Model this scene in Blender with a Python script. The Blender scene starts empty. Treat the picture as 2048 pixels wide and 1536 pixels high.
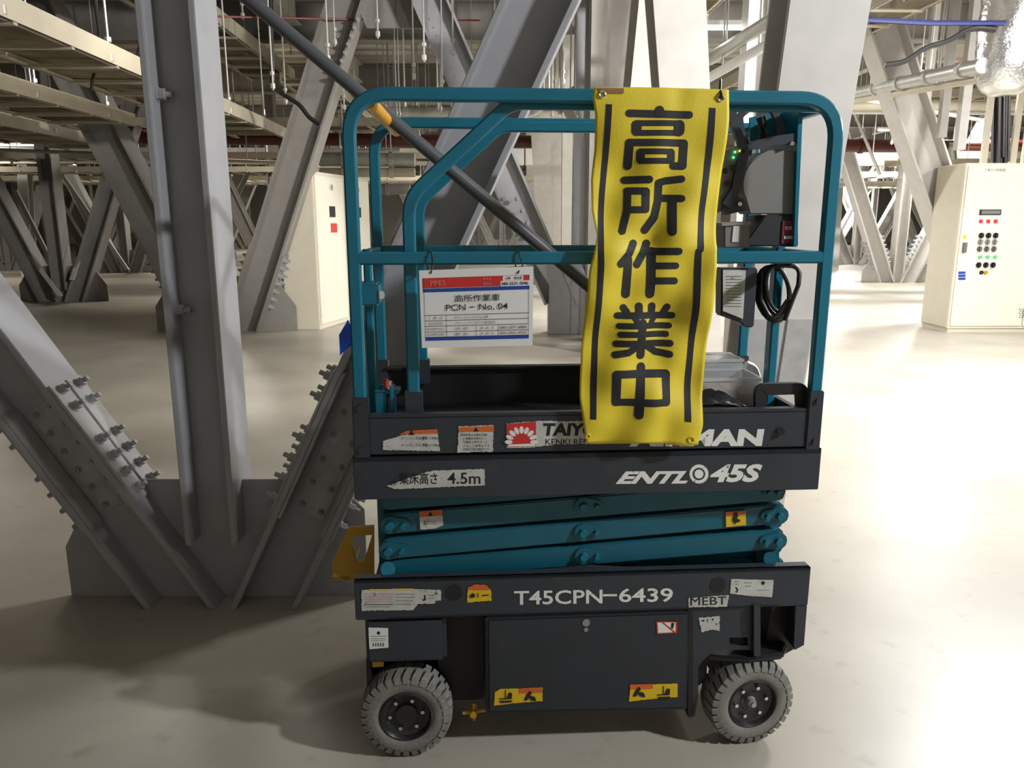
import bpy, bmesh, math, random
from mathutils import Vector, Matrix
random.seed(7)
C = bpy.context.scene.collection
PI = math.pi
# ---------------------------------------------------------------- camera
F = 1538.0; HY = 443.0; HC = 1.68
TH = math.atan((768-HY)/F); CT, ST = math.cos(TH), math.sin(TH)
cam = bpy.data.cameras.new('camera'); camo = bpy.data.objects.new('camera', cam); C.objects.link(camo)
cam.sensor_fit = 'HORIZONTAL'; cam.sensor_width = 36.0; cam.lens = 36.0*F/2048
cam.clip_start = .05; cam.clip_end = 300
camo.location = (0, 0, HC); camo.rotation_euler = (PI/2-TH, 0, 0)
bpy.context.scene.camera = camo
vs = bpy.context.scene.view_settings
vs.view_transform = 'Standard'; vs.look = 'None'; vs.gamma = 1.0; vs.use_curve_mapping = False
vs.exposure = 0.0
# ---------------------------------------------------------------- world and lamps
w = bpy.data.worlds.new('world'); bpy.context.scene.world = w; w.use_nodes = True
w.node_tree.nodes['Background'].inputs[0].default_value = (1.0, .9, .76, 1)
w.node_tree.nodes['Background'].inputs[1].default_value = .035
def area(loc, aim, sx, sy, power, col=(.98, .98, .97), spread=180):
    l = bpy.data.lights.new('lamp_light', 'AREA'); l.shape = 'RECTANGLE'; l.size = sx; l.size_y = sy
    l.energy = power; l.color = col; l.spread = math.radians(spread)
    o = bpy.data.objects.new('lamp_light', l); C.objects.link(o); o.location = loc
    o.rotation_euler = (Vector(aim)-Vector(loc)).to_track_quat('-Z', 'Y').to_euler()
    return o
area((3.9, .7, 3.4), (0, 2.9, .9), .25, .12, 195, (.93, .96, 1))          # work lamp right of the camera
area((5.2, 7.2, 4.3), (4.6, 6.4, 0), 1.2, .3, 380)                        # lamps behind the lift, right
area((9.5, 8.5, 4.3), (8.5, 7.5, 0), 1.2, .3, 420)
area((7.5, 13.5, 4.4), (7.5, 13, 0), 1.2, .3, 520)
area((6.8, 2.2, 4.2), (2.2, 8.5, 2.6), 1.0, .4, 420, (1, .97, .93), 95)
area((2.2, 14.5, 4.4), (2.2, 14.0, 0), 1.2, .3, 330)
for lx, ly, p in ((4, 21, 500), (12, 21, 800), (20, 24, 800), (5, 30, 700), (14, 33, 800), (-3, 24, 220), (-6.6, 19.5, 150), (-11, 27, 220), (-3.0, 7.6, 45), (-16, 22, 200), (-8, 36, 350), (5, 42, 700), (-12, 44, 500), (18, 46, 800)):
    area((lx, ly, 4.4), (lx, ly, 0), 1.2, .3, p, (1, .94, .83) if lx < 0 else (1, .99, .97))
# ---------------------------------------------------------------- pixel helpers
def ray(px, py):
    a = (px-1024)/F; b = -(py-768)/F
    return (a, CT+b*ST, -ST+b*CT)
def G(px, py, z=0.0):
    d = ray(px, py); t = (z-HC)/d[2]; return Vector((d[0]*t, d[1]*t, z))
def D(px, py, y):
    d = ray(px, py); t = y/d[1]; return Vector((d[0]*t, y, HC+d[2]*t))
YAW = math.radians(3.7); P0 = (-.335, 2.163); cy_, sy_ = math.cos(YAW), math.sin(YAW)
def L(px, py, w=0.0):
    d = ray(px, py); ox, oy = P0[0]-w*sy_, P0[1]+w*cy_
    t = (-ox*sy_+oy*cy_)/(-d[0]*sy_+d[1]*cy_)
    X, Y = d[0]*t-ox, d[1]*t-oy
    return (X*cy_+Y*sy_, HC+d[2]*t)
def LV(px, py, w=0.0):
    u, z = L(px, py, w); return Vector((u, w, z))
# ---------------------------------------------------------------- materials
MATS = {}
def mat(name, col, rough=.5, metal=0.0, var=.06, scale=6.0, bump=0.0, bscale=40.0, emit=None, alpha=None, wear=None, spec=.5):
    m = bpy.data.materials.new(name); m.use_nodes = True; nt = m.node_tree; b = nt.nodes['Principled BSDF']
    b.inputs['Roughness'].default_value = rough; b.inputs['Metallic'].default_value = metal
    b.inputs['Specular IOR Level'].default_value = spec
    tc = nt.nodes.new('ShaderNodeTexCoord'); n = nt.nodes.new('ShaderNodeTexNoise'); n.inputs['Scale'].default_value = scale
    n.inputs['Detail'].default_value = 5; nt.links.new(tc.outputs['Object'], n.inputs['Vector'])
    r = nt.nodes.new('ShaderNodeValToRGB'); r.color_ramp.elements[0].position = .3; r.color_ramp.elements[1].position = .7
    r.color_ramp.elements[0].color = [max(0, c*(1-var)) for c in col]+[1]
    r.color_ramp.elements[1].color = [min(1, c*(1+var)) for c in col]+[1]
    nt.links.new(n.outputs['Fac'], r.inputs['Fac']); out = r.outputs['Color']
    if wear:
        wc, lo, hi, ws = wear
        n2 = nt.nodes.new('ShaderNodeTexNoise'); n2.inputs['Scale'].default_value = ws; n2.inputs['Detail'].default_value = 8; n2.inputs['Roughness'].default_value = .65
        nt.links.new(tc.outputs['Object'], n2.inputs['Vector'])
        r2 = nt.nodes.new('ShaderNodeValToRGB'); r2.color_ramp.elements[0].position = lo; r2.color_ramp.elements[1].position = hi
        nt.links.new(n2.outputs['Fac'], r2.inputs['Fac'])
        mx = nt.nodes.new('ShaderNodeMixRGB'); nt.links.new(r2.outputs['Color'], mx.inputs['Fac'])
        nt.links.new(out, mx.inputs[1]); mx.inputs[2].default_value = list(wc)+[1]; out = mx.outputs[0]
    nt.links.new(out, b.inputs['Base Color'])
    if bump:
        n3 = nt.nodes.new('ShaderNodeTexNoise'); n3.inputs['Scale'].default_value = bscale; n3.inputs['Detail'].default_value = 4
        nt.links.new(tc.outputs['Object'], n3.inputs['Vector'])
        bp = nt.nodes.new('ShaderNodeBump'); bp.inputs['Strength'].default_value = bump; bp.inputs['Distance'].default_value = .01
        nt.links.new(n3.outputs['Fac'], bp.inputs['Height']); nt.links.new(bp.outputs[0], b.inputs['Normal'])
    if emit:
        b.inputs['Emission Color'].default_value = list(emit[0])+[1]; b.inputs['Emission Strength'].default_value = emit[1]
    if alpha is not None:
        b.inputs['Transmission Weight'].default_value = alpha; b.inputs['IOR'].default_value = 1.2
    MATS[name] = m; return m
STEEL = mat('grey_painted_steel', (.34, .34, .355), .45, bump=.08, bscale=150, wear=((.29, .29, .30), .55, .75, 3))
STEEL_B = mat('grey_steel_splice', (.37, .365, .36), .5, var=.12, scale=12)
STEELFAR = mat('lit_grey_steel', (.52, .50, .47), .5)  # same grey steel with strong light put into its colour
STEELDK = mat('shaded_and_dark_steel', (.25, .235, .215), .5)  # hall shade put into the grey steel; also plain dark metal of small parts
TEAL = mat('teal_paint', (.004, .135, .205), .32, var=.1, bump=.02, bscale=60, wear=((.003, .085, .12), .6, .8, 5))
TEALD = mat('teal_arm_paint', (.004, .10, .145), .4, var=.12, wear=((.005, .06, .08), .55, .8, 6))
CHAR = mat('charcoal_paint', (.026, .031, .040), .42, var=.12, wear=((.055, .052, .05), .62, .8, 9), bump=.03, bscale=80)
CHAR2 = mat('dark_cabinet_paint', (.021, .025, .032), .5, var=.12, wear=((.05, .047, .043), .62, .82, 7))
BLACK = mat('black_matt', (.008, .008, .009), .55)
DECK = mat('platform_deck_black', (.012, .012, .013), .5)
RUB = mat('grey_solid_tyre_rubber', (.19, .185, .165), .75, var=.15, scale=14, bump=.2, bscale=90, wear=((.20, .19, .17), .6, .78, 20))
RIM = mat('black_rim', (.016, .016, .017), .35, wear=((.1, .1, .09), .62, .75, 40))
BOLT = mat('zinc_bolt', (.42, .41, .39), .4, .6)
CHROME = mat('chrome', (.8, .8, .8), .18, 1.0)
YEL = mat('banner_yellow_cloth', (.70, .545, .022), .55, var=.05, scale=4, bump=.15, bscale=300)
INK = mat('black_ink', (.010, .010, .011), .7)
YPAINT = mat('ochre_yellow_paint', (.48, .27, .008), .4, var=.1)
YSLEEVE = mat('yellow_sleeve', (.85, .42, .02), .4)
CONDUIT = mat('slate_grey_pvc', (.085, .09, .10), .4, var=.08)
IVORY = mat('ivory_cabinet_paint', (.74, .70, .58), .4, var=.02)
IVORYD = mat('ivory_shaded', (.62, .57, .46), .45, var=.03)  # same ivory, darkened as shade on cabinet side, plinth and locker body
WHITE = mat('white_plastic', (.75, .75, .73), .4, var=.03)
PAPER = mat('worn_white_sticker', (.50, .50, .46), .5, var=.12, scale=30, wear=((.12, .12, .11), .60, .70, 45))
PAPERC = mat('clean_white_paper', (.72, .72, .70), .45, var=.02)
LET = mat('chipped_white_lettering', (.72, .72, .67), .5, var=.06, wear=((.10, .10, .10), .63, .70, 60))
INKG = mat('faded_grey_print', (.12, .12, .12), .6)
PINK = mat('faded_pink_print', (.50, .33, .31), .6)
ORANGE = mat('orange_warning_print', (.62, .12, .02), .5)
SYEL = mat('yellow_warning_print', (.68, .45, .01), .5)
RED = mat('red_print', (.55, .025, .02), .5)
BLUE = mat('blue_print', (.01, .05, .30), .5)
REDP = mat('red_fire_main_paint', (.09, .016, .012), .4, var=.1)
BEIGE = mat('beige_cable_tray', (.52, .47, .36), .5, var=.08, scale=3)
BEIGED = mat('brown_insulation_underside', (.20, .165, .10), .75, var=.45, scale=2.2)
DECKM = mat('galvanised_roof_deck', (.48, .46, .42), .42, .35, var=.12, scale=1.5)
GALV = mat('galvanised_metal', (.5, .5, .47), .4, .5, var=.12, scale=5)
FOIL = mat('crumpled_foil_wrap', (.82, .82, .83), .2, .95, bump=1.0, bscale=26)
CABLE = mat('black_cable_rubber', (.012, .012, .013), .35)
BLUEC = mat('blue_cable', (.006, .010, .09), .5)
REDC = mat('red_cable', (.22, .03, .02), .5)
WALLM = mat('pale_wall_panel', (.66, .63, .57), .6, var=.04)
CREAM = mat('white_fireproofed_girder', (.72, .70, .66), .6, var=.04)
RIBBON = mat('blue_ribbon', (.01, .09, .62), .4)
BROWNT = mat('brown_tape', (.26, .13, .06), .5)
GREYP = mat('grey_control_panel', (.17, .165, .15), .5)
TUB = mat('frosted_clear_plastic', (.85, .87, .88), .25, var=.02, alpha=.75)
RUST = mat('brown_contents', (.20, .06, .02), .6, var=.4, scale=20)
LEDG = mat('green_led', (.05, .9, .2), .4, emit=((.1, 1, .3), 3))
LEDY = mat('yellow_led', (.9, .9, .1), .4, emit=((.8, 1, .1), 3))
LAMPM = mat('lamp_diffuser', (.9, .9, .85), .4, emit=((1, .96, .88), 14))
def floor_mat():
    m = bpy.data.materials.new('sealed_concrete_floor'); m.use_nodes = True; nt = m.node_tree; b = nt.nodes['Principled BSDF']
    tc = nt.nodes.new('ShaderNodeTexCoord')
    def noise(scale, detail=6, sc=(1, 1, 1)):
        mp = nt.nodes.new('ShaderNodeMapping'); mp.inputs['Scale'].default_value = sc
        nt.links.new(tc.outputs['Object'], mp.inputs['Vector'])
        n = nt.nodes.new('ShaderNodeTexNoise'); n.inputs['Scale'].default_value = scale; n.inputs['Detail'].default_value = detail
        nt.links.new(mp.outputs[0], n.inputs['Vector']); return n
    a = noise(1.1, 8); r = nt.nodes.new('ShaderNodeValToRGB')
    r.color_ramp.elements[0].position = .32; r.color_ramp.elements[1].position = .68
    r.color_ramp.elements[0].color = (.35, .318, .262, 1); r.color_ramp.elements[1].color = (.44, .405, .34, 1)
    nt.links.new(a.outputs['Fac'], r.inputs['Fac'])
    s = noise(9, 10); r2 = nt.nodes.new('ShaderNodeValToRGB'); r2.color_ramp.elements[0].position = .60; r2.color_ramp.elements[1].position = .78
    nt.links.new(s.outputs['Fac'], r2.inputs['Fac'])
    mx = nt.nodes.new('ShaderNodeMixRGB'); mx.inputs[2].default_value = (.27, .24, .19, 1)
    ml = nt.nodes.new('ShaderNodeMath'); ml.operation = 'MULTIPLY'; ml.inputs[1].default_value = .7
    nt.links.new(r2.outputs['Color'], ml.inputs[0]); nt.links.new(ml.outputs[0], mx.inputs['Fac'])
    nt.links.new(r.outputs['Color'], mx.inputs[1]); nt.links.new(mx.outputs[0], b.inputs['Base Color'])
    q = noise(.8, 5); mr = nt.nodes.new('ShaderNodeMapRange'); mr.inputs['To Min'].default_value = .28; mr.inputs['To Max'].default_value = .44
    nt.links.new(q.outputs['Fac'], mr.inputs['Value']); nt.links.new(mr.outputs[0], b.inputs['Roughness'])
    bn = noise(2.0, 3); bp = nt.nodes.new('ShaderNodeBump'); bp.inputs['Strength'].default_value = .12; bp.inputs['Distance'].default_value = .02
    nt.links.new(bn.outputs['Fac'], bp.inputs['Height']); nt.links.new(bp.outputs[0], b.inputs['Normal'])
    return m
FLOORM = floor_mat()
# ---------------------------------------------------------------- mesh building
def V(*a): return Vector(a)
class MB:
    def __init__(s): s.v = []; s.f = []
    def add(s, vs, fs):
        o = len(s.v); s.v += [tuple(p) for p in vs]; s.f += [[i+o for i in f] for f in fs]; return s
    def box(s, a, b):
        x0, y0, z0 = [min(p, q) for p, q in zip(a, b)]; x1, y1, z1 = [max(p, q) for p, q in zip(a, b)]
        return s.add([(x0,y0,z0),(x1,y0,z0),(x1,y1,z0),(x0,y1,z0),(x0,y0,z1),(x1,y0,z1),(x1,y1,z1),(x0,y1,z1)],
            [(0,3,2,1),(4,5,6,7),(0,1,5,4),(1,2,6,5),(2,3,7,6),(3,0,4,7)])
    def prism(s, poly, off):
        # poly: list of 3D points, extruded by vector off
        n = len(poly); off = Vector(off)
        a = [Vector(p) for p in poly]; b = [p+off for p in a]
        return s.add(a+b, [list(range(n))[::-1], list(range(n, 2*n))]+[[i, (i+1) % n, (i+1) % n+n, i+n] for i in range(n)])
    def face(s, pts): return s.add(pts, [list(range(len(pts)))])
    def cyl(s, a, b, r, n=16, r2=None):
        a, b = Vector(a), Vector(b); t = (b-a).normalized(); u = t.orthogonal().normalized(); w_ = t.cross(u); r2 = r if r2 is None else r2
        A = [a+(u*math.cos(2*PI*i/n)+w_*math.sin(2*PI*i/n))*r for i in range(n)]
        B = [b+(u*math.cos(2*PI*i/n)+w_*math.sin(2*PI*i/n))*r2 for i in range(n)]
        return s.add(A+B, [list(range(n))[::-1], list(range(n, 2*n))]+[[i, (i+1) % n, (i+1) % n+n, i+n] for i in range(n)])
    def sweep(s, path, prof, N=None, closed=False):
        # prof in (n, b) coords; N fixed normal for planar paths, otherwise parallel transport
        P = [Vector(p) for p in path]; k = len(P); m = len(prof); rings = []
        prev = None
        for i, p in enumerate(P):
            if closed: t = (P[(i+1) % k]-P[i-1]).normalized(); t0 = (P[i]-P[i-1]).normalized()
            else:
                t = (P[min(i+1, k-1)]-P[max(i-1, 0)]).normalized(); t0 = (P[i]-P[i-1]).normalized() if i else t
            if N is not None: n = Vector(N)
            else:
                n = t.orthogonal().normalized() if prev is None else (prev-t*prev.dot(t)).normalized()
                prev = n
            b = t.cross(n).normalized(); k2 = 1/max(.5, t.dot(t0))
            rings.append([p+n*q[0]+b*q[1]*k2 for q in prof])
        o = [q for r in rings for q in r]; fs = []
        for i in range(k if closed else k-1):
            j = (i+1) % k
            for a in range(m): fs.append([i*m+a, i*m+(a+1) % m, j*m+(a+1) % m, j*m+a])
        if not closed: fs += [list(range(m))[::-1], list(range((k-1)*m, k*m))]
        return s.add(o, fs)
    def tube(s, path, r, n=8): return s.sweep(path, [(math.cos(2*PI*i/n)*r, math.sin(2*PI*i/n)*r) for i in range(n)])
    def build(s, name, m, parent=None, smooth=False, bevel=0.0, loc=None):
        me = bpy.data.meshes.new(name); me.from_pydata(s.v, [], s.f); me.materials.append(m)
        bm = bmesh.new(); bm.from_mesh(me); bmesh.ops.recalc_face_normals(bm, faces=bm.faces)
        if bevel: bmesh.ops.bevel(bm, geom=[e for e in bm.edges if len(e.link_faces) == 2 and e.calc_face_angle(0) > .6], offset=bevel, segments=2, affect='EDGES', clamp_overlap=True)
        bm.to_mesh(me); bm.free()
        if smooth:
            for p in me.polygons: p.use_smooth = True
            try: me.set_sharp_from_angle(angle=math.radians(35))
            except Exception: pass
        o = bpy.data.objects.new(name, me); C.objects.link(o)
        if parent: o.parent = parent
        if loc: o.location = loc
        return o
def fillet(pts, r, n=6, closed=False):
    P = [Vector(p) for p in pts]; out = []; k = len(P)
    for i, p in enumerate(P):
        if not closed and i in (0, k-1): out.append(p); continue
        a = (P[i-1]-p); b = (P[(i+1) % k]-p); la, lb = a.length, b.length; a.normalize(); b.normalize()
        ang = a.angle(b); rr = r[i] if isinstance(r, (list, tuple)) else r
        if rr <= 0: out.append(p); continue
        d = min(rr/math.tan(ang/2), la*.49, lb*.49)
        p1, p2 = p+a*d, p+b*d
        for j in range(n+1):
            t = j/n; out.append((1-t)**2*p1+2*t*(1-t)*p+t*t*p2)
    return out
def rect(h, b): return [(-h/2, -b/2), (h/2, -b/2), (h/2, b/2), (-h/2, b/2)]
def rrect(h, b, c=.005): return [(-h/2, -b/2+c), (-h/2+c, -b/2), (h/2-c, -b/2), (h/2, -b/2+c), (h/2, b/2-c), (h/2-c, b/2), (-h/2+c, b/2), (-h/2, b/2-c)]
def hprof(h, b, tf, tw):
    # flange width b along n, depth h along b-axis
    return [(-b/2,-h/2),(b/2,-h/2),(b/2,-h/2+tf),(tw/2,-h/2+tf),(tw/2,h/2-tf),(b/2,h/2-tf),(b/2,h/2),(-b/2,h/2),(-b/2,h/2-tf),(-tw/2,h/2-tf),(-tw/2,-h/2+tf),(-b/2,-h/2+tf)]
def hbeam(mb, p0, p1, h, b, tf, tw, n=(0, -1, 0), cut0=True, cut1=False):
    p0, p1 = Vector(p0), Vector(p1); t = (p1-p0).normalized(); n = Vector(n); n = (n-t*n.dot(t)).normalized(); bb = t.cross(n)
    pr = hprof(h, b, tf, tw); A, B = [], []
    for q in pr:
        o = n*q[0]+bb*q[1]; a = p0+o; e = p1+o
        if cut0 and abs(t.z) > .1: a = a+t*((p0.z-a.z)/t.z)
        if cut1 and abs(t.z) > .1: e = e+t*((p1.z-e.z)/t.z)
        A.append(a); B.append(e)
    m = 12
    mb.add(A+B, [[i, (i+1) % m, (i+1) % m+m, i+m] for i in range(m)]+[[0,1,2,3,10,11],[4,5,6,7,8,9],[3,4,9,10],[12,23,22,15,14,13],[16,21,20,19,18,17],[15,22,21,16]])
    return mb
def empty(name, loc=(0, 0, 0), rz=0.0, label=None, cat=None, group=None):
    o = bpy.data.objects.new(name, None); C.objects.link(o); o.location = loc; o.rotation_euler = (0, 0, rz); o.empty_display_size = .1
    if label: tag(o, label, cat, group)
    return o
def tag(o, label, cat, group=None, kind=None):
    o['label'] = label; o['category'] = cat
    if group: o['group'] = group
    if kind: o['kind'] = kind
    return o
def copy_tree(o, parent=None):
    c = o.copy(); C.objects.link(c)
    if parent: c.parent = parent
    for ch in list(o.children): copy_tree(ch, c)
    return c
def struct(o): o['kind'] = 'structure'; return o
TEXTC = {}
def text_raw(body, bold=0.0):
    k = (body, bold)
    if k not in TEXTC:
        cu = bpy.data.curves.new('t', 'FONT'); cu.body = body; cu.size = 1; cu.offset = bold; cu.resolution_u = 3
        o = bpy.data.objects.new('t', cu); C.objects.link(o); bpy.context.view_layer.update()
        me = bpy.data.meshes.new_from_object(o.evaluated_get(bpy.context.evaluated_depsgraph_get()))
        vs_ = [tuple(v.co[:2]) for v in me.vertices]; fs = [list(p.vertices) for p in me.polygons]
        bpy.data.objects.remove(o); bpy.data.curves.remove(cu); bpy.data.meshes.remove(me)
        TEXTC[k] = (vs_, fs)
    return TEXTC[k]
def text_mb(mb, body, f, bold=0.0, shear=0.0):
    """f maps (s,t) in the unit box of the text to a 3D point"""
    vs_, fs = text_raw(body, bold)
    if not vs_: return mb
    xs = [p[0]+shear*p[1] for p in vs_]; ys = [p[1] for p in vs_]
    x0, x1, y0, y1 = min(xs), max(xs), min(ys), max(ys)
    return mb.add([f((x-x0)/(x1-x0), (y-y0)/(y1-y0)) for x, y in zip(xs, ys)], fs)
def quad(tl, tr, br, bl, w):
    """pixel corners on the lift plane w -> mapping of the unit box (t up)"""
    a, b, c, d = [Vector((L(*p, w)[0], w, L(*p, w)[1])) for p in (tl, tr, br, bl)]
    return lambda s, t: (d*(1-s)+c*s)*(1-t)+(a*(1-s)+b*s)*t
def rq(x0, y0, x1, y1, w, skew=0.0):
    return quad((x0, y0), (x1, y0+skew), (x1, y1+skew), (x0, y1), w)
exec_order = []
# ================================================================ THE SETTING
FX0, FX1, FY0, FY1, CZ = -34, 36, -4, 64, 5.7
struct(MB().box((FX0, FY0, -.2), (FX1, FY1, 0)).build('floor', FLOORM))
m = MB()
y = FY0
prof = []
while y < FY1:      # ribbed metal roof deck
    prof += [(y, 0), (y+.42, 0), (y+.5, .075), (y+.62, .075)]; y += .7
n = len(prof); vv = [(FX0, a, CZ+b) for a, b in prof]+[(FX1, a, CZ+b) for a, b in prof]+[(FX0, a, CZ+.12) for a, b in prof]+[(FX1, a, CZ+.12) for a, b in prof]
m.add(vv, [[i, i+1, n+i+1, n+i] for i in range(n-1)]+[[2*n+i, 2*n+i+1, 3*n+i+1, 3*n+i] for i in range(n-1)])
struct(m.build('ceiling', DECKM))
struct(MB().box((FX0, FY1, 0), (FX1, FY1+.2, CZ)).build('wall_back', WALLM))
struct(MB().box((FX0-.2, FY0, 0), (FX0, FY1, CZ)).build('wall_left', WALLM))
struct(MB().box((FX1, FY0, 0), (FX1+.2, FY1, CZ)).build('wall_right', WALLM))
struct(MB().box((FX0, FY0-.2, 0), (FX1, FY0, CZ)).build('wall_front', WALLM))
# ceiling girders
gi = 0
for yy in (9.5, 15.5, 21.5, 29, 37, 46):
    m = hbeam(MB(), (FX0+.05, yy, CZ-.36), (FX1-.05, yy, CZ-.36), .7, .3, .03, .02, n=(0, 1, 0), cut0=False)
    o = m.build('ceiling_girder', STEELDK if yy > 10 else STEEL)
    tag(o, ('nearest', 'second nearest', 'third nearest', 'fourth nearest', 'fifth nearest', 'farthest')[(9.5, 15.5, 21.5, 29, 37, 46).index(yy)]+' steel girder crossing the hall under the ribbed deck', 'girder', 'cross girders under the deck')
for xx in (-9.6, -4.0, 2.4, 8.5, 15.0):
    for a, b in ((9.7, 15.3), (15.7, 21.3), (21.7, 28.8), (29.2, 36.8)):
        o = hbeam(MB(), (xx, a, CZ-.25), (xx, b, CZ-.25), .46, .22, .025, .015, n=(1, 0, 0), cut0=False).build('ceiling_beam', STEELFAR)
        tag(o, 'smaller steel beam spanning between the cross girders', 'beam', 'beams between the cross girders')
# ================================================================ NEAR TRUSS NODE (left)
def bolt_mesh():
    b = MB(); b.cyl((0, 0, 0), (0, 0, .004), .019, 14); b.cyl((0, 0, .004), (0, 0, .022), .0155, 6); b.cyl((0, 0, .022), (0, 0, .04), .0085, 8)
    me = bpy.data.meshes.new('bolt'); me.from_pydata(b.v, [], b.f); me.materials.append(STEEL); return me
BOLTME = bolt_mesh()
def bolt(parent, p, nrm, s=1.0, me=None):
    o = bpy.data.objects.new('bolt', me or BOLTME); C.objects.link(o); o.parent = parent; o.location = p
    o.rotation_euler = Vector(nrm).to_track_quat('Z', 'Y').to_euler(); o.scale = (s, s, s); return o
NX, NY = -1.31, 3.25
node = empty('steel_truss_node', (NX, NY, 0), 0, 'nearest grey steel truss node with upright column and two bolted sloping braces', 'truss')
def nl(x, z, d=0.0): return Vector((x-NX, d, z))          # node-plane coordinates
hbeam(MB(), nl(-1.31, .30), nl(-1.31, CZ-.02), .225, .24, .026, .016).build('column', STEEL, node, bevel=.003)
# left brace: flange lines measured at the near edge
dl = Vector((-.77, 0, 1.23)).normalized(); pl = Vector((1.23, 0, .77)).normalized()
hB = .27
c0 = nl(-1.31, 0)-pl*(hB/2)
def along(c0, d, z): return c0+d*((z-c0.z)/d.z)
c0 = along(c0, dl, 0.0)
hbeam(MB(), c0, along(c0, dl, CZ-.02), hB, .25, .026, .016, cut1=True).build('brace', STEEL, node, bevel=.003)
dr = Vector((1.2, 0, 2.49)).normalized(); pr_ = Vector((-2.49, 0, 1.2)).normalized()
d0 = along(nl(-1.25, 0)-pr_*(hB/2), dr, 0.0)
hbeam(MB(), d0, along(d0, dr, CZ-.02), hB, .25, .026, .016, cut1=True).build('brace', STEEL, node, bevel=.003)
MB().prism([nl(-2.02, 0), nl(-2.02, .24), nl(-1.84, .56), nl(-.79, .56), nl(-.66, .42), nl(-.66, 0)], (0, .012, 0)).build('gusset_plate', STEEL, node, bevel=.002)
# splice plates and bolts along both braces
def splices(c0, d, p, s0, s1, sgn):
    for side in (1, -1):                      # upper / lower flange
        base = c0+p*(side*hB/2)
        for hf in (-1, 1):                    # outer plates, near and far half
            a = base+d*s0; b = base+d*s1
            q = [a+V(0, hf*.008, 0), b+V(0, hf*.008, 0), b+V(0, hf*.118, 0), a+V(0, hf*.118, 0)]
            MB().prism(q, p*(side*.013)).build('splice_plate', STEEL_B, node, bevel=.002)
            k = 7
            for i in range(k):
                t = s0+(s1-s0)*(i+.6)/k
                if i == 4: continue
                bolt(node, base+d*t+V(0, hf*.065, 0)+p*(side*.013), p*side, 1.3)
        for hf in (-1, 1):                    # inner plates seen on the near side
            a = base-p*(side*.027)+d*s0; b = base-p*(side*.027)+d*s1
            q = [a+V(0, hf*.022, 0), b+V(0, hf*.022, 0), b+V(0, hf*.118, 0), a+V(0, hf*.118, 0)]
            MB().prism(q, -p*(side*.012)).build('splice_plate', STEEL_B, node, bevel=.002)
    a = c0+d*(s0+.03)+p*.07; b = c0+d*(s1-.03)+p*.07
    for sd in (-1, 1):
        y0 = sd*.008
        MB().prism([a+V(0, y0, 0), b+V(0, y0, 0), b-p*.14+V(0, y0, 0), a-p*.14+V(0, y0, 0)], (0, sd*.011, 0)).build('web_plate', STEEL_B, node, bevel=.002)
    for i in range(6):
        for q in (-.045, .045):
            t = s0+.06+(s1-s0-.12)*i/5
            bolt(node, c0+d*t+p*q+V(0, -.019, 0), (0, -1, 0), .9)
splices(c0, dl, pl, .50, 1.10, 1)
splices(d0, dr, pr_, .42, 1.12, 1)
for z_, s_ in ((2.17, 1), (1.32, 1)):     # bolts on the inner face of the column flange
    bolt(node, nl(-1.31-.0865, z_, -.05), (1, 0, 0), 1.5)
# ================================================================ SCISSOR LIFT (local frame: u right, w depth, z up)
lift = empty('scissor_lift', (P0[0], P0[1], 0), YAW, 'teal and charcoal scissor lift parked lowered on four grey tyres', 'scissor lift')
WR = .63
def P(u, w_, z): return V(u, w_, z)
# ---- guardrails
def outer_frame(w_, name):
    pts = [P(-.104, w_, 1.15), P(-.104, w_, 2.014), P(1.248, w_, 2.014), P(1.248, w_, 1.15)]
    o = MB().sweep(fillet(pts, [0, .115, .115, 0], 10), rrect(.03, .036), N=(0, -1, 0)).build(name, TEAL, lift, smooth=True)
    MB().sweep([P(-.09, w_, 1.579), P(1.234, w_, 1.579)], rrect(.03, .035), N=(0, -1, 0)).build('mid_rail', TEAL, lift, smooth=True)
    return o
outer_frame(.015, 'front_guardrail'); outer_frame(WR, 'rear_guardrail')
def slide_frame(w_, name):
    pts = [P(.048, w_, 1.15), P(.048, w_, 1.745), P(.335, w_, 2.0), P(1.21, w_, 2.0)]
    MB().sweep(fillet(pts, [0, .12, .10, 0], 8), rrect(.026, .036), N=(0, -1, 0)).build(name, TEAL, lift, smooth=True)
slide_frame(.05, 'extension_guardrail'); slide_frame(WR-.035, 'extension_guardrail')
# right end frame and left end rails
MB().sweep([P(1.248, .03, 1.579), P(1.248, WR-.02, 1.579)], rrect(.03, .03), N=(0, 0, 1)).build('end_rail', TEAL, lift)
MB().sweep(fillet([P(1.235, .06, 2.0), P(1.235, WR-.02, 2.0)], 0), rrect(.03, .03), N=(0, 0, 1)).build('end_rail', TEAL, lift)
MB().sweep([P(-.104, .03, 1.579), P(-.104, WR-.02, 1.579)], rrect(.028, .03), N=(0, 0, 1)).build('end_rail', TEAL, lift)
MB().sweep([P(1.225, .30, 1.06), P(1.225, .30, 1.60)], rrect(.045, .03), N=(0, -1, 0)).build('end_post', TEAL, lift)
MB().sweep([P(-.085, .16, 1.08), P(-.085, .16, 1.60)], rrect(.03, .024), N=(0, -1, 0)).build('gate_post', TEAL, lift)
o = MB().tube([LV(738, 203, .04), LV(793, 262, WR-.02)], .019, 12).build('entrance_bar', YSLEEVE, lift, smooth=True); o['label'] = 'yellow sleeved drop bar over the entrance'
# latch block on left post
lb = MB(); a, z0 = L(716, 612, .03); b, z1 = L(757, 566, .03); lb.box((a, .02, z0), (b, .12, z1))
lb.build('latch_block', TEAL, lift, bevel=.006)
MB().cyl(LV(762, 590, .05), LV(752, 590, .09), .012, 10).build('latch_pin', CHROME, lift)
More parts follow.
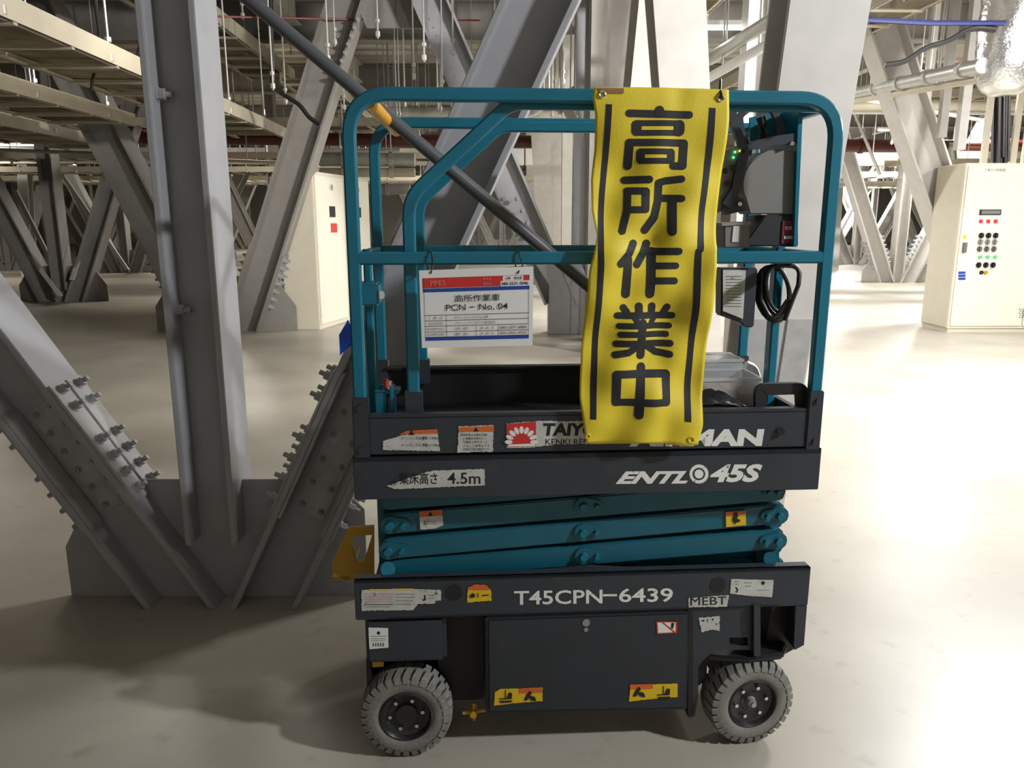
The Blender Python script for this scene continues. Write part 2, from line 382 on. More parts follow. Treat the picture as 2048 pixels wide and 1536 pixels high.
# post sockets
def socket(x0, x1, z0, z1, w0, w1, nm='post_socket'):
    o = MB().box((x0, w0, z0), (x1, w1, z1)).build(nm, CHAR, lift, bevel=.003)
    return o
sk = socket(-.126, -.080, 1.0, 1.185, -.006, .035)
for z_ in (1.155, 1.03): MB().cyl((-.103, -.006, z_), (-.103, -.014, z_), .009, 12).build('bolt', CHAR, sk)
sk = socket(1.225, 1.270, 1.0, 1.185, -.006, .035)
for z_ in (1.155, 1.03): MB().cyl((1.25, -.006, z_), (1.25, -.013, z_), .007, 12).build('bolt', CHAR, sk)
socket(.022, .074, 1.10, 1.19, .03, .075); socket(.022, .074, 1.10, 1.19, WR-.06, WR-.015)
socket(-.126, -.080, 1.0, 1.185, WR-.02, WR+.022); socket(1.225, 1.270, 1.0, 1.185, WR-.02, WR+.022)
# ---- platform
MB().box((-.12, .02, 1.0), (1.26, WR, 1.02)).build('deck_plate', DECK, lift)
m = MB(); m.box((-.08, 0, 1.012), (1.225, .012, 1.127)); m.box((-.08, 0, 1.118), (1.225, .03, 1.132)); 
m.build('toe_board', CHAR, lift, bevel=.002)
m = MB(); m.box((-.09, WR-.005, 1.0), (1.24, WR+.01, 1.158)); m.box((-.09, WR-.03, 1.148), (1.24, WR+.01, 1.158))
o = m.build('toe_board', BLACK, lift, bevel=.002); o['label'] = 'black rear toe board'
MB().box((.06, .03, 1.075), (1.22, .045, 1.123)).build('toe_board', BLACK, lift, bevel=.002)
MB().box((1.245, .02, 1.0), (1.262, WR, 1.10)).build('toe_board', CHAR, lift)
m = MB(); m.prism([P(-.13, -.006, .876), P(1.276, -.006, .876), P(1.276, -.006, 1.008), P(-.13, -.006, 1.008)], (0, .014, 0))
m.box((-.13, -.006, .99), (1.276, .05, 1.008)); m.box((-.13, .0, .876), (1.276, .04, .884)); fr = m.build('platform_frame', CHAR, lift, bevel=.002)
MB().box((-.12, WR-.03, .876), (1.26, WR, 1.0)).build('platform_frame', CHAR, lift)
MB().box((1.262, -.002, .876), (1.276, WR, 1.0)).build('platform_end_plate', CHAR, lift); MB().box((-.13, -.002, .876), (-.118, WR, 1.0)).build('platform_end_plate', CHAR, lift)
for x0, x1, yy in ((757, 807, 919), (911, 1028, 914), (1108, 1250, 911), (1335, 1468, 906), (1545, 1610, 905)):
    a, z = L(x0, yy); b, _ = L(x1, yy); MB().box((a, -.0015, z-.0045), (b, .006, z+.0045)).build('slot', BLACK, lift)  # black bars stand for the shade inside the slots
o = MB().cyl(LV(1562, 863, 0), LV(1562, 863, -.012), .012, 14).build('button_plug', CHAR, lift, smooth=True)
# ---- scissor stack
def arm(pxl, yl, pxr, yr, w_, hh, name='scissor_arm', m_=TEALD):
    a, b = LV(pxl, yl, w_), LV(pxr, yr, w_)
    t = (b-a).normalized(); n = V(-t.z, 0, t.x)
    pts = []
    for c_, sg in ((b, 1), (a, -1)):
        for ang in (-80, -45, 0, 45, 80):
            r = math.radians(ang); pts.append(c_+t*(sg*math.cos(r)*hh*.45)+n*(sg*math.sin(r)*hh))
    return MB().prism(pts, (0, .04, 0)).build(name, m_, lift, bevel=.004)
WS = .075
ARMS = [(772, 1000, 1562, 940), (772, 1049, 1562, 981), (775, 1099, 1562, 1028), (775, 1144, 1560, 1079)]
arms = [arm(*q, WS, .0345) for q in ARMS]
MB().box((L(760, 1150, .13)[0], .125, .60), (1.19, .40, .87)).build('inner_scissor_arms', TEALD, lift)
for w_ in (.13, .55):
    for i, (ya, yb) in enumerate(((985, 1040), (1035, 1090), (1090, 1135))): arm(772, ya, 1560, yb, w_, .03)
def lug(px, py, flip, scale=1.0):
    c_ = LV(px, py, WS-.008); s = -1 if flip else 1
    pts = []
    for (dx, dz, r, a0, a1) in ((0, 0, .030, 90, 270), (.042, 0, .022, -90, 90)):
        for j in range(7):
            t = math.radians(a0+(a1-a0)*j/6); pts.append(c_+V(s*(dx+math.cos(t)*r)*scale, 0, (dz+math.sin(t)*r)*scale))
    o = MB().prism(pts, (0, .009, 0)).build('pin_bracket', TEALD, lift, bevel=.0025)
    for dx, r in ((0, .014), (.042, .009)):
        p = c_+V(s*dx*scale, 0, 0); MB().cyl(p, p+V(0, -.013, 0), r*scale, 14, r*scale*.85).build('pin', TEAL, o, smooth=True)
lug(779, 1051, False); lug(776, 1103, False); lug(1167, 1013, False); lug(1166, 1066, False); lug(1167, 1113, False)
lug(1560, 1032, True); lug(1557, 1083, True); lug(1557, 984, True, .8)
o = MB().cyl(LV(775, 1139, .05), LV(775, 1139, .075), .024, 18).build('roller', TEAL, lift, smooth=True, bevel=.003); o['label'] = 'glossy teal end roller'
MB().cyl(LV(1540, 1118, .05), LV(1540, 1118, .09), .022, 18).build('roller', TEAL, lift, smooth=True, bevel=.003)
a, z = L(1512, 1132, .09); b, z1 = L(1560, 1098, .09); MB().box((a, .09, z), (b, .14, z1)).build('slide_block', TEALD, lift, bevel=.003)
# ---- chassis
m = MB(); m.box((-.146, 0.012, .478), (1.284, .026, .612)); m.box((-.146, .012, .598), (1.284, .055, .612)); m.box((-.05, .59, .478), (1.19, .604, .60)); m.box((-.05, .012, .478), (1.19, .60, .49))
m.build('chassis_beam', CHAR, lift, bevel=.003)
for px, py in ((908, 1185), (1436, 1170)):
    p = LV(px, py, .012); MB().cyl(p+V(0, -.0015, 0), p+V(0, .01, 0), .026, 24).build('opening_shade', BLACK, lift)  # black discs painted in for the shade inside the openings
# left axle box
x0, zt = L(728, 1240, .02); x1, zb = L(893, 1325, .02)
MB().box((-.120, .02, .322), (.131, .55, .478)).build('axle_box', CHAR, lift, bevel=.012)
MB().box((.10, .10, .13), (.25, .50, .478)).build('recess_shade', BLACK, lift)  # solid black block standing in for the shade of the recess
MB().box((-.125, .05, .19), (-.11, .56, .322)).build('mudguard', BLACK, lift)
MB().box((-.12, .14, .16), (.13, .46, .33)).build('axle_housing', BLACK, lift)
o = MB().box((L(744, 1338, .03)[0], .04, L(744, 1338, .03)[1]), (L(766, 1322, .03)[0], .06, L(766, 1322, .03)[1])).build('tie_down_tab', YPAINT, lift)
# yellow cross fitting under recess
p = LV(947, 1423, .05); m = MB(); m.cyl(p+V(-.035, 0, -.004), p+V(.04, 0, .004), .006, 8); m.cyl(p+V(.002, 0, -.03), p+V(0, 0, .032), .006, 8); m.cyl(p+V(0, -.02, 0), p+V(0, .03, 0), .012, 10)
m.build('tow_release_knob', YPAINT, lift)
# central cabinet
m = MB(); m.prism([P(.252, .014, .474), P(.905, .014, .474), P(.912, .014, .120), P(.252, .014, .138)], (0, .56, 0))
cab = m.build('battery_cabinet', CHAR2, lift, bevel=.005)
m = MB(); m.prism([P(.262, .010, .466), P(.896, .010, .466), P(.903, .010, .130), P(.262, .010, .146)], (0, .006, 0)); m.build('cabinet_door', CHAR2, lift, bevel=.003)
p = LV(1172, 1252, .01); m = MB(); m.cyl(p+V(0, .0, .012), p+V(0, -.003, .012), .012, 16); m.cyl(p+V(0, 0, -.012), p+V(0, -.003, -.012), .007, 12); m.build('door_lock', STEELDK, lift)
# right bracket plate with slot hole
def LP(pts, w_): return [LV(x, y, w_) for x, y in pts]
m = MB()          # plate cut around an open slot
for q in ([(1378, 1212), (1520, 1212), (1520, 1275), (1378, 1275)], [(1378, 1275), (1459, 1275), (1459, 1291), (1378, 1291)], [(1496, 1275), (1520, 1275), (1520, 1291), (1496, 1291)],
          [(1378, 1291), (1520, 1291), (1520, 1300), (1430, 1300), (1405, 1322), (1396, 1335), (1396, 1392), (1390, 1432), (1378, 1436)]):
    m.prism(LP(q, .02), (0, .012, 0))
m.build('fork_side_plate', CHAR, lift)
MB().prism(LP([(1376, 1215), (1386, 1215), (1386, 1430), (1376, 1434)], .014), (0, .30, 0)).build('fork_edge_plate', BLACK, lift)
MB().prism(LP([(1508, 1212), (1521, 1212), (1521, 1312), (1508, 1312)], .0), (0, .10, 0)).build('fork_front_plate', CHAR, lift)
# end plate at right
m = MB(); m.prism(LP([(1592, 1212), (1614, 1212), (1608, 1290), (1590, 1300), (1588, 1290)], .012), (0, .014, 0)); m.prism(LP([(1603, 1212), (1614, 1212), (1608, 1290), (1590, 1300)], .02), (0, .52, 0))
m.build('bumper_plate', CHAR, lift)
MB().prism(LP([(1545, 1212), (1592, 1212), (1592, 1296), (1570, 1308), (1530, 1290)], .10), (0, .30, 0)).build('steering_bracket', BLACK, lift)
# steering arm plate above right wheel
MB().prism([P(.97, .03, .285), P(1.10, .0, .285), P(1.22, .02, .285), P(1.26, .08, .285), P(1.22, .18, .285), P(.97, .18, .285)], (0, 0, .022)).build('steering_arm', BLACK, lift, bevel=.006)
MB().prism([P(.93, .05, .305), P(.98, .05, .305), P(.98, .05, .20), P(.95, .05, .18)], (0, .08, 0)).build('steering_arm', BLACK, lift)
MB().box((1.06, .12, .11), (1.16, .56, .19)).build('front_axle', BLACK, lift)
# ---- wheels
def make_wheel():
    wh = MB(); n = 72
    prof = [(.000+.03, .083), (.004, .084), (.0, .090), (-.003, .105), (.0, .124), (.010, .134), (.085, .134), (.095, .124), (.095, .083)]
    k = len(prof)
    for i in range(n):
        a = 2*PI*i/n
        wh.v += [(r*math.cos(a), y, r*math.sin(a)) for y, r in prof]
    for i in range(n):
        j = (i+1) % n
        for q in range(k): wh.f.append([i*k+q, i*k+(q+1) % k, j*k+(q+1) % k, j*k+q])
    nl_ = 30
    for i in range(nl_):
        for sd in (0, 1):
            a0 = 2*PI*(i+.5*sd)/nl_; da = 2*PI/nl_*.36; tw = .05*(1 if sd else -1)
            def q(a, r, y): return (r*math.cos(a), y, r*math.sin(a))
            if sd == 0: ys = (-.004, .002, .050)
            else: ys = (.099, .093, .045)
            pts = [q(a0-da, .119, ys[0]), q(a0+da, .119, ys[0]), q(a0-da*.9, .141, ys[1]), q(a0+da*.9, .141, ys[1]), q(a0-da+tw, .1465, (ys[1]*.6+ys[2]*.4)), q(a0+da+tw, .1465, (ys[1]*.6+ys[2]*.4)),
                   q(a0-da+2*tw, .1465, ys[2]), q(a0+da+2*tw, .1465, ys[2]), q(a0-da+2*tw, .125, ys[2]), q(a0+da+2*tw, .125, ys[2]), q(a0-da, .119, ys[2]), q(a0+da, .119, ys[2])]
            wh.add(pts, [(0, 1, 3, 2), (2, 3, 5, 4), (4, 5, 7, 6), (6, 7, 9, 8), (8, 9, 11, 10), (0, 2, 4, 6, 8, 10), (1, 3, 5, 7, 9, 11)])
    return wh
def lathe(prof, n=40):
    m = MB(); k = len(prof)
    for i in range(n):
        a = 2*PI*i/n; m.v += [(r*math.cos(a), y, r*math.sin(a)) for y, r in prof]
    for i in range(n):
        j = (i+1) % n
        for q in range(k-1): m.f.append([i*k+q, i*k+q+1, j*k+q+1, j*k+q])
    return m
def wheel(loc, rz, hub):
    t = make_wheel().build('wheel', RUB, lift, smooth=True, loc=loc); t.rotation_euler = (0, .13, rz)
    rim = lathe([(.002, .0865), (-.002, .080), (.004, .076), (.014, .073), (.020, .06), (.021, .035), (.019, .034)]+([(.010, .033), (.008, .0), ] if hub else [(.020, .03), (.020, .0)])).build('rim', RIM, t, smooth=True)
    for i in range(6 if not hub else 6):
        a = 2*PI*(i+.25)/6; r = .052
        MB().cyl((r*math.cos(a), .022, r*math.sin(a)), (r*math.cos(a), .010, r*math.sin(a)), .0062, 8).build('lug_nut', CHROME, rim)
    if not hub:
        MB().cyl((0, .022, 0), (0, .004, 0), .018, 16, .014).build('hub_cap', STEELDK, rim, smooth=True); MB().cyl((0, .004, 0), (0, -.006, 0), .009, 6).build('hub_bolt', BOLT, rim)
    return t
wheel((0, -.002, .1465), 0, True); wheel((1.120, -.008, .1465), .12, False); wheel((0, .55, .1465), 0, True); wheel((1.10, .56, .1465), .12, False)
# ---- yellow step at the left end
st = MB()
yo = LP([(697, 1055), (748, 1052), (748, 1160), (688, 1160), (664, 1143), (664, 1125)], .25); yi = LP([(708, 1072), (744, 1070), (728, 1123), (712, 1123), (703, 1095)], .25)
def ring_prism(mb, outer, inner, off):
    me_o, me_i = outer, inner; n = len(me_o); off = Vector(off)
    o = [Vector(p) for p in me_o]; i_ = [Vector(p) for p in me_i]
    # inner resampled by nearest angular match
    c_ = sum(i_, Vector())/len(i_)
    return o, i_, c_
# plate with window built from quads around the window
O = yo; I = yi
vv = [O[0], O[1], O[2], O[3], O[4], O[5], I[0], I[1], I[2], I[3], I[4]]
fs = [(0, 1, 7, 6), (1, 2, 8, 7), (2, 3, 9, 8), (3, 4, 9), (4, 5, 10, 9), (5, 0, 6, 10)]
n = len(vv); off = V(0, .012, 0)
st.add(vv+[p+off for p in vv], fs+[tuple(i+n for i in f) for f in fs]+[(i, (i+1) % 6, (i+1) % 6+n, i+n) for i in range(6)]+[(6+i, 6+(i+1) % 5, 6+(i+1) % 5+n, 6+i+n) for i in range(5)])
o = st.build('side_bracket', YPAINT, lift)
MB().box((L(664, 1143, .25)[0], .25, L(700, 1160, .25)[1]), (L(700, 1160, .25)[0], .50, L(700, 1160, .25)[1]+.012)).build('step_tread', YPAINT, lift)
# ---- foot valve / clamp at left of the deck
cl = MB(); x0, z0 = L(752, 830, .08); x1, z1 = L(800, 772, .08)
cl.box((x0, .06, 1.02), (x0+.035, .13, z1-.01)); cl.box((x0+.045, .05, 1.02), (x0+.058, .12, z1)); cl.box((x0, .06, z1-.02), (x1, .12, z1-.008)); cl.cyl((x0+.02, .09, z1-.03), (x0+.03, .09, 1.2), .02, 14)
fv = cl.build('gate_hinge_clamp', TEAL, lift, bevel=.003)
MB().cyl(LV(778, 778, .08), LV(778, 762, .08), .010, 12).build('release_knob', CHROME, fv); MB().cyl(LV(773, 775, .065), LV(773, 758, .065), .006, 10).build('red_tip', RED, fv)
# ---- handle bracket at the right
m = MB().sweep(fillet([LV(1520, 825, .04), LV(1520, 778, .04), LV(1602, 776, .04), LV(1604, 825, .04)], [0, .015, .015, 0], 4), rect(.02, .035), N=(0, -1, 0)); m.build('deck_handle', BLACK, lift)
# ---- control box
cb = MB(); cw = .16
cb.prism(LP([(1486, 492), (1530, 430), (1597, 428), (1597, 494)], cw), (0, .14, 0)); cbo = cb.build('control_box', BLACK, lift, bevel=.004)
g = []
pts = [LV(1597, 428, cw), LV(1500, 428, cw)]
for i in range(13):
    a = math.radians(205-i*9.6); pts.append(LV(1560+75*math.cos(a), 370-72*math.sin(a), cw))
pts.append(LV(1597, 305, cw))
MB().prism(pts, (0, .10, 0)).build('side_cover', GREYP, cbo, bevel=.003)
# black guard cage
gd = MB().sweep([LV(x, y, cw-.004) for x, y in [(1450, 412), (1470, 380), (1478, 340), (1488, 305), (1505, 292), (1540, 283), (1596, 276)]], rect(.02, .028), N=(0, -1, 0))
gd.sweep([LV(x, y, cw-.004) for x, y in [(1490, 305), (1478, 275), (1466, 240), (1462, 220)]], rect(.02, .022), N=(0, -1, 0))
gd.sweep(fillet([LV(x, y, cw+.03) for x, y in [(1492, 300), (1482, 262), (1478, 232), (1500, 216), (1545, 218), (1560, 250), (1562, 285)]], .02), rect(.016, .018), N=(0, -1, 0))
gd.prism(LP([(1444, 420), (1462, 385), (1486, 398), (1498, 420), (1450, 430)], cw-.008), (0, .02, 0))
gd.build('guard_cage', CHAR, cbo)
for x, y in ((1508, 303), (1585, 287), (1480, 408)):
    MB().cyl(LV(x, y, cw-.008), LV(x, y, cw-.026), .0085, 14, .006).build('screw', CHROME, cbo)
# sloping face with lamps and switches
fc = MB().prism([LV(1455, 300, cw), LV(1478, 290, cw), LV(1474, 360, cw), LV(1452, 420, cw), LV(1436, 425, cw)], (0, .12, 0)).build('switch_panel', GREYP, cbo)
for x, y, mm in ((1470, 304, LEDG), (1480, 302, LEDY), (1467, 315, LEDG)): MB().cyl(LV(x, y, cw-.001), LV(x, y, cw-.008), .0035, 8).build('indicator_lamp', mm, cbo)
for x, y in ((1450, 342), (1468, 336), (1457, 367)): MB().cyl(LV(x, y, cw), LV(x, y, cw-.018), .009, 10).build('switch', BLACK, cbo)
# joystick with bellows
js = MB(); 
for i in range(5): js.cyl(LV(1526, 280-i*6, cw+.05), LV(1526, 275-i*6, cw+.05), .019-i*.0025, 14, .013-i*.0025)
js.cyl(LV(1526, 255, cw+.05), LV(1522, 234, cw+.05), .012, 12, .015); js.build('joystick', BLACK, cbo)
MB().prism(LP([(1500, 235), (1600, 212), (1600, 280), (1500, 292)], cw+.12), (0, .01, 0)).build('back_plate', TEAL, cbo)
o = MB().prism(LP([(1568, 232), (1600, 224), (1598, 247), (1580, 256), (1566, 248)], cw+.115), (0, .003, 0)).build('warning_label', ORANGE, cbo)
MB().prism(LP([(1597, 215), (1606, 215), (1594, 494), (1588, 494)], cw-.02), (0, .22, 0)).build('side_plate', TEAL, cbo)
MB().prism(LP([(1448, 448), (1500, 446), (1500, 496), (1448, 496)], cw-.03), (0, .12, 0)).build('key_switch_box', GREYP, cbo, bevel=.004)
MB().prism(LP([(1444, 446), (1502, 443), (1502, 449), (1444, 452)], cw-.035), (0, .13, 0)).build('box_lid', STEELDK, cbo)
MB().prism(LP([(1467, 452), (1479, 452), (1477, 484), (1464, 484)], cw-.033), (0, .002, 0)).build('white_tag', PAPERC, cbo)
rl = MB().prism(LP([(1566, 441), (1590, 441), (1587, 487), (1563, 487)], cw-.004), (0, .003, 0)).build('red_label', mat('red_label_print', (.16, .008, .02), .5), cbo)
# document box below control box
a = LP([(1446, 540), (1492, 540), (1486, 638), (1446, 622)], .22)
MB().prism(LP([(1443, 536), (1516, 536), (1508, 655), (1490, 655), (1480, 645), (1442, 632)], .226), (0, .06, 0)).build('document_box', CHAR, lift, bevel=.004)
o = MB().prism(a, (0, .003, 0)).build('document_sheet', PAPER, lift)
# ---- stickers and lettering on the lift
def sticker(pts, w_, m_=PAPER, jag=0, name='sticker', parent=None, th=.0012, seed=1, label=None):
    rnd = random.Random(seed); out = []
    n = len(pts)
    for i, p in enumerate(pts):
        q = pts[(i+1) % n]; k = max(1, int(math.hypot(q[0]-p[0], q[1]-p[1])/3)) if jag else 1
        for j in range(k):
            t = j/k; a = jag if j else 0
            out.append((p[0]+(q[0]-p[0])*t+rnd.uniform(-a, a), p[1]+(q[1]-p[1])*t+rnd.uniform(-a, a)))
    vs_ = [LV(x, y, w_) for x, y in out]
    o = MB().prism(vs_, (0, -th, 0)).build(name, m_, parent or lift)
    if label: o['label'] = label
    return o
def letter(body, x0, y0, x1, y1, w_, m_=INK, bold=0, shear=0, skew=0, parent=None, name='lettering'):
    mb = text_mb(MB(), body, rq(x0, y0, x1, y1, w_, skew), bold, shear); o = mb.build(name, m_, parent or lift); return o
def lines(rows, w_, m_, parent, name='print'):
    """thin printed bars: (x0,y0,x1,y1)"""
    mb = MB()
    for x0, y0, x1, y1 in rows: mb.face([LV(x0, y0, w_), LV(x1, y0, w_), LV(x1, y1, w_), LV(x0, y1, w_)])
    return mb.build(name, m_, parent)
def blob(mb, pts, w_): mb.face([LV(x, y, w_) for x, y in pts]); return mb
def tri(mb, cx, cy, s, w_): return blob(mb, [(cx-s, cy+s*.8), (cx+s, cy+s*.8), (cx, cy-s)], w_)
E0, E1 = -.0012, -.0028
# load rating sticker (orange head)
s = sticker([(766, 882), (800, 872), (835, 861), (874, 860), (880, 902), (766, 900)], E0, PAPER, 1.0, seed=3, label='torn load rating sticker with orange head')
s2 = sticker([(790, 874), (812, 862), (874, 858), (876, 867), (800, 869)], E1, ORANGE, .6, 'sticker_head', s, .0004)
tri(MB(), 823, 865, 6, -.0036).build('warning_triangle', INK, s)
letter('A = ( 1人 ) 又は 積載 ≤ 200kg', 803, 873, 876, 880, E1, INK, .0, parent=s); letter('A = ( 1人 ) 又は 積載 ≤ 110kg', 803, 887, 877, 894, E1, INK, parent=s)
s = sticker([(917, 853), (987, 850), (986, 903), (915, 905)], E0, PAPER, 1.0, seed=4, label='white caution sticker with orange head')
sticker([(918, 855), (988, 852), (988, 863), (918, 864)], E1, ORANGE, .3, 'sticker_head', s, .0004)
tri(MB(), 952, 859, 5, -.0036).build('warning_triangle', INK, s)
for i, t in enumerate(('（使用前後の点検の注意）', '１.始業前点検のこと', '作業床上昇中のこと', '入ることは禁止する', '点検及び自主検査を行う')): letter(t, 920+(6 if i else 0), 867+i*7.2, 975-(3 if i in (1,) else 0)+(4 if i > 2 else 0), 872.5+i*7.2, E1, INK, parent=s)
# rental company sticker
s = sticker([(1013, 847), (1072, 842), (1200, 842), (1200, 887), (1110, 889), (1060, 895), (1014, 896)], E0, PAPER, .8, seed=5, label='red and white rental company sticker with sun emblem')
sticker([(1014, 848), (1072, 843), (1072, 892), (1015, 894)], E1, RED, .3, 'red_field', s, .0004)
mb = MB()
for i in range(9):
    a = math.radians(180*i/8); cx, cy = 1043, 884; p = []
    for j in range(12):
        b = 2*PI*j/12; r0 = 25.5+8*math.cos(b); q = 4.4*math.sin(b)
        p.append((cx+(r0*math.cos(a)-q*math.sin(a)), cy-(r0*math.sin(a)+q*math.cos(a))*.95))
    blob(mb, p, -.0038)
blob(mb, [(1017, 889), (1070, 887), (1071, 892), (1016, 893)], -.0038)
mb.build('sun_petals', LET, s)
letter('TAIYO', 1086, 846, 1196, 872, E1, INK, .045, .12, parent=s); letter('KENKI RENTAL', 1091, 878, 1212, 889, E1, INK, .01, parent=s)
letter('AIRMAN', 1258, 859, 1529, 893, E0, LET, .055, .1, name='maker_lettering', skew=-1)
# lower board
s = sticker([(773, 972), (820, 955), (850, 945), (870, 941), (969, 938), (970, 970), (890, 974), (790, 978)], -.0072, PAPER, .9, seed=6, label='torn white sticker reading platform height 4.5 m')
letter('業床高さ', 799, 945, 875, 969, -.0088, INK, .012, parent=s); letter('4.5m', 895, 945, 961, 968, -.0088, INK, .012, parent=s)
letter('作', 780, 962, 795, 971, -.0088, INK, .01, parent=s)
letter('ENTL', 1231, 943, 1376, 968, -.0072, LET, .045, .45, name='model_lettering', skew=-1)
letter('45S', 1420, 929, 1525, 965, -.0072, LET, .045, .3, name='model_lettering', skew=-1)
mb = MB(); p = []
for i in range(64):
    r = 20 if i % 2 else 18; a = 2*PI*i/64; p.append((1398+r*math.cos(a), 948+r*math.sin(a)))
blob(mb, p, -.0072); o = mb.build('gear_emblem', LET, lift)
mb = MB(); blob(mb, [(1398+12.5*math.cos(2*PI*i/28), 948+12.5*math.sin(2*PI*i/28)) for i in range(28)], -.0078); mb.build('gear_ring', CHAR, o)
mb = MB(); blob(mb, [(1398+9*math.cos(2*PI*i/24), 948+9*math.sin(2*PI*i/24)) for i in range(24)], -.0084); mb.build('gear_core', LET, o)
# scissor arm stickers
s = sticker([(838, 1023), (884, 1019), (887, 1050), (870, 1057), (841, 1059)], WS-.0045, PAPER, .3, seed=8, label='small white sticker with red head on the scissor arm')
sticker([(838, 1023), (884, 1019), (885, 1031), (839, 1034)], WS-.006, ORANGE, 0, 'sticker_head', s, .0004); tri(MB(), 861, 1028, 5, WS-.0078).build('warning_triangle', INK, s)
lines([(848, 1041, 850, 1051), (852, 1043, 872, 1044), (853, 1047, 874, 1048)], WS-.0062, INKG, s)
s = sticker([(1451, 1024), (1491, 1021), (1492, 1050), (1452, 1054)], WS-.0045, SYEL, 0, seed=9, label='yellow and orange crush hazard sticker')
sticker([(1451, 1024), (1491, 1021), (1491, 1029), (1451, 1033)], WS-.006, ORANGE, 0, 'sticker_head', s, .0004)
mb = MB(); blob(mb, [(1468, 1026), (1474, 1024), (1477, 1032), (1474, 1037), (1481, 1040), (1478, 1045), (1472, 1044), (1471, 1050), (1465, 1041)], WS-.0078); mb.build('pictogram', INK, s)
# chassis stickers (surface at w = .012)
CW = .0108; C1 = .0092
s = sticker([(723, 1180), (790, 1178), (830, 1178), (882, 1180), (882, 1201), (871, 1201), (870, 1206), (835, 1208), (826, 1220), (723, 1221)], CW, PAPER, .9, seed=10, label='long torn white instruction sticker at the left end')
lines([(727, 1187, 787, 1189), (727, 1192, 786, 1194), (727, 1197, 784, 1199), (728, 1202, 786, 1204)], C1, PINK, s, 'pink_print')
lines([(727, 1208, 786, 1210), (729, 1213, 780, 1214), (792, 1188, 830, 1189), (792, 1194, 830, 1195), (792, 1201, 826, 1202), (792, 1208, 822, 1209), (856, 1190, 870, 1191), (857, 1196, 868, 1197)], C1, INKG, s)
lines([(738, 1178, 775, 1181), (788, 1177, 828, 1180)], C1, SYEL, s, 'yellow_print')
mb = MB(); blob(mb, [(848, 1190), (851, 1190), (852, 1200), (847, 1202), (843, 1198), (848, 1199)], C1); mb.build('hook_symbol', INK, s)
s = sticker([(936, 1176), (950, 1169), (972, 1171), (982, 1180), (983, 1201), (934, 1205)], CW, SYEL, .9, seed=11, label='torn yellow and orange hazard sticker')
sticker([(936, 1175), (950, 1169), (974, 1171), (980, 1180), (935, 1180)], C1, ORANGE, .7, 'sticker_head', s, .0004)
mb = MB(); blob(mb, [(940, 1190), (946, 1186), (951, 1190), (949, 1195), (941, 1196)], .0075); blob(mb, [(955, 1186), (957, 1186), (957, 1195), (955, 1195)], .0075); blob(mb, [(964, 1190), (978, 1189), (978, 1191), (964, 1192)], .0075); mb.build('pictogram', INK, s)
letter('T45CPN', 1028, 1182, 1205, 1210, CW, LET, .015, 0, name='serial_lettering', skew=-3); letter('−6439', 1206, 1177, 1346, 1205, CW, LET, .015, 0, name='serial_lettering', skew=-1)
s = sticker([(1377, 1196), (1458, 1190), (1454, 1213), (1377, 1214)], CW, PAPER, .8, seed=12, label='scratched white sticker reading MEBT'); letter('MEBT', 1381, 1195, 1453, 1211, C1-.0006, INK, .0, parent=s, skew=-2)
s = sticker([(1462, 1158), (1547, 1160), (1544, 1194), (1505, 1192), (1460, 1187)], CW, PAPER, .5, seed=13, label='white lifting point sticker at the right end')
mb = MB(); blob(mb, [(1470, 1174), (1473, 1174), (1477, 1180), (1474, 1186), (1469, 1183), (1474, 1182)], C1); blob(mb, [(1526+4*math.cos(i), 1166+4*math.sin(i)) for i in [2*PI*k/10 for k in range(10)]], C1); mb.build('hook_symbol', INK, s)
lines([(1488, 1165, 1504, 1166), (1490, 1172, 1502, 1173), (1513, 1180, 1540, 1180.8), (1468, 1163, 1478, 1164), (1469, 1168, 1478, 1169)], C1, INKG, s)
BW = .0188
s = sticker([(737, 1255), (776, 1256), (777, 1295), (739, 1298)], BW, PAPERC, .3, seed=14, label='square white sticker on the axle box')
lines([(741, 1272, 773, 1273), (742, 1277, 772, 1278), (742, 1281, 770, 1282)]+[(745+i*5, 1286, 748+i*5, 1293) for i in range(5)], BW-.0014, INKG, s); mb = MB(); blob(mb, [(757+3.5*math.cos(i), 1266+3.5*math.sin(i)) for i in [2*PI*k/10 for k in range(10)]], BW-.0014); mb.build('dot', INK, s)
s = sticker([(1397, 1236), (1439, 1232), (1439, 1262), (1424, 1259), (1403, 1264)], BW, PAPER, .9, seed=15, label='ragged white sticker on the fork side plate'); lines([(1403, 1240, 1409, 1243), (1414, 1238, 1416, 1244), (1424, 1237, 1427, 1241), (1431, 1247, 1435, 1249)], BW-.0014, INK, s)
DW = .0088; D1 = .0074
s = sticker([(1312, 1243), (1354, 1243), (1354, 1266), (1314, 1268)], DW, RED, .3, seed=16, label='red bordered prohibition sticker')
sticker([(1315, 1245), (1351, 1245), (1351, 1264), (1316, 1266)], DW-.0016, PAPERC, .2, 'white_field', s, .0004)
mb = MB(); blob(mb, [(1321, 1243), (1325, 1243), (1352, 1265), (1350, 1267)], DW-.0026); mb.build('red_bar', RED, s); mb = MB(); blob(mb, [(1343, 1246), (1349, 1246), (1346, 1258), (1342, 1256)], DW-.003); mb.build('figure_symbol', INK, s)
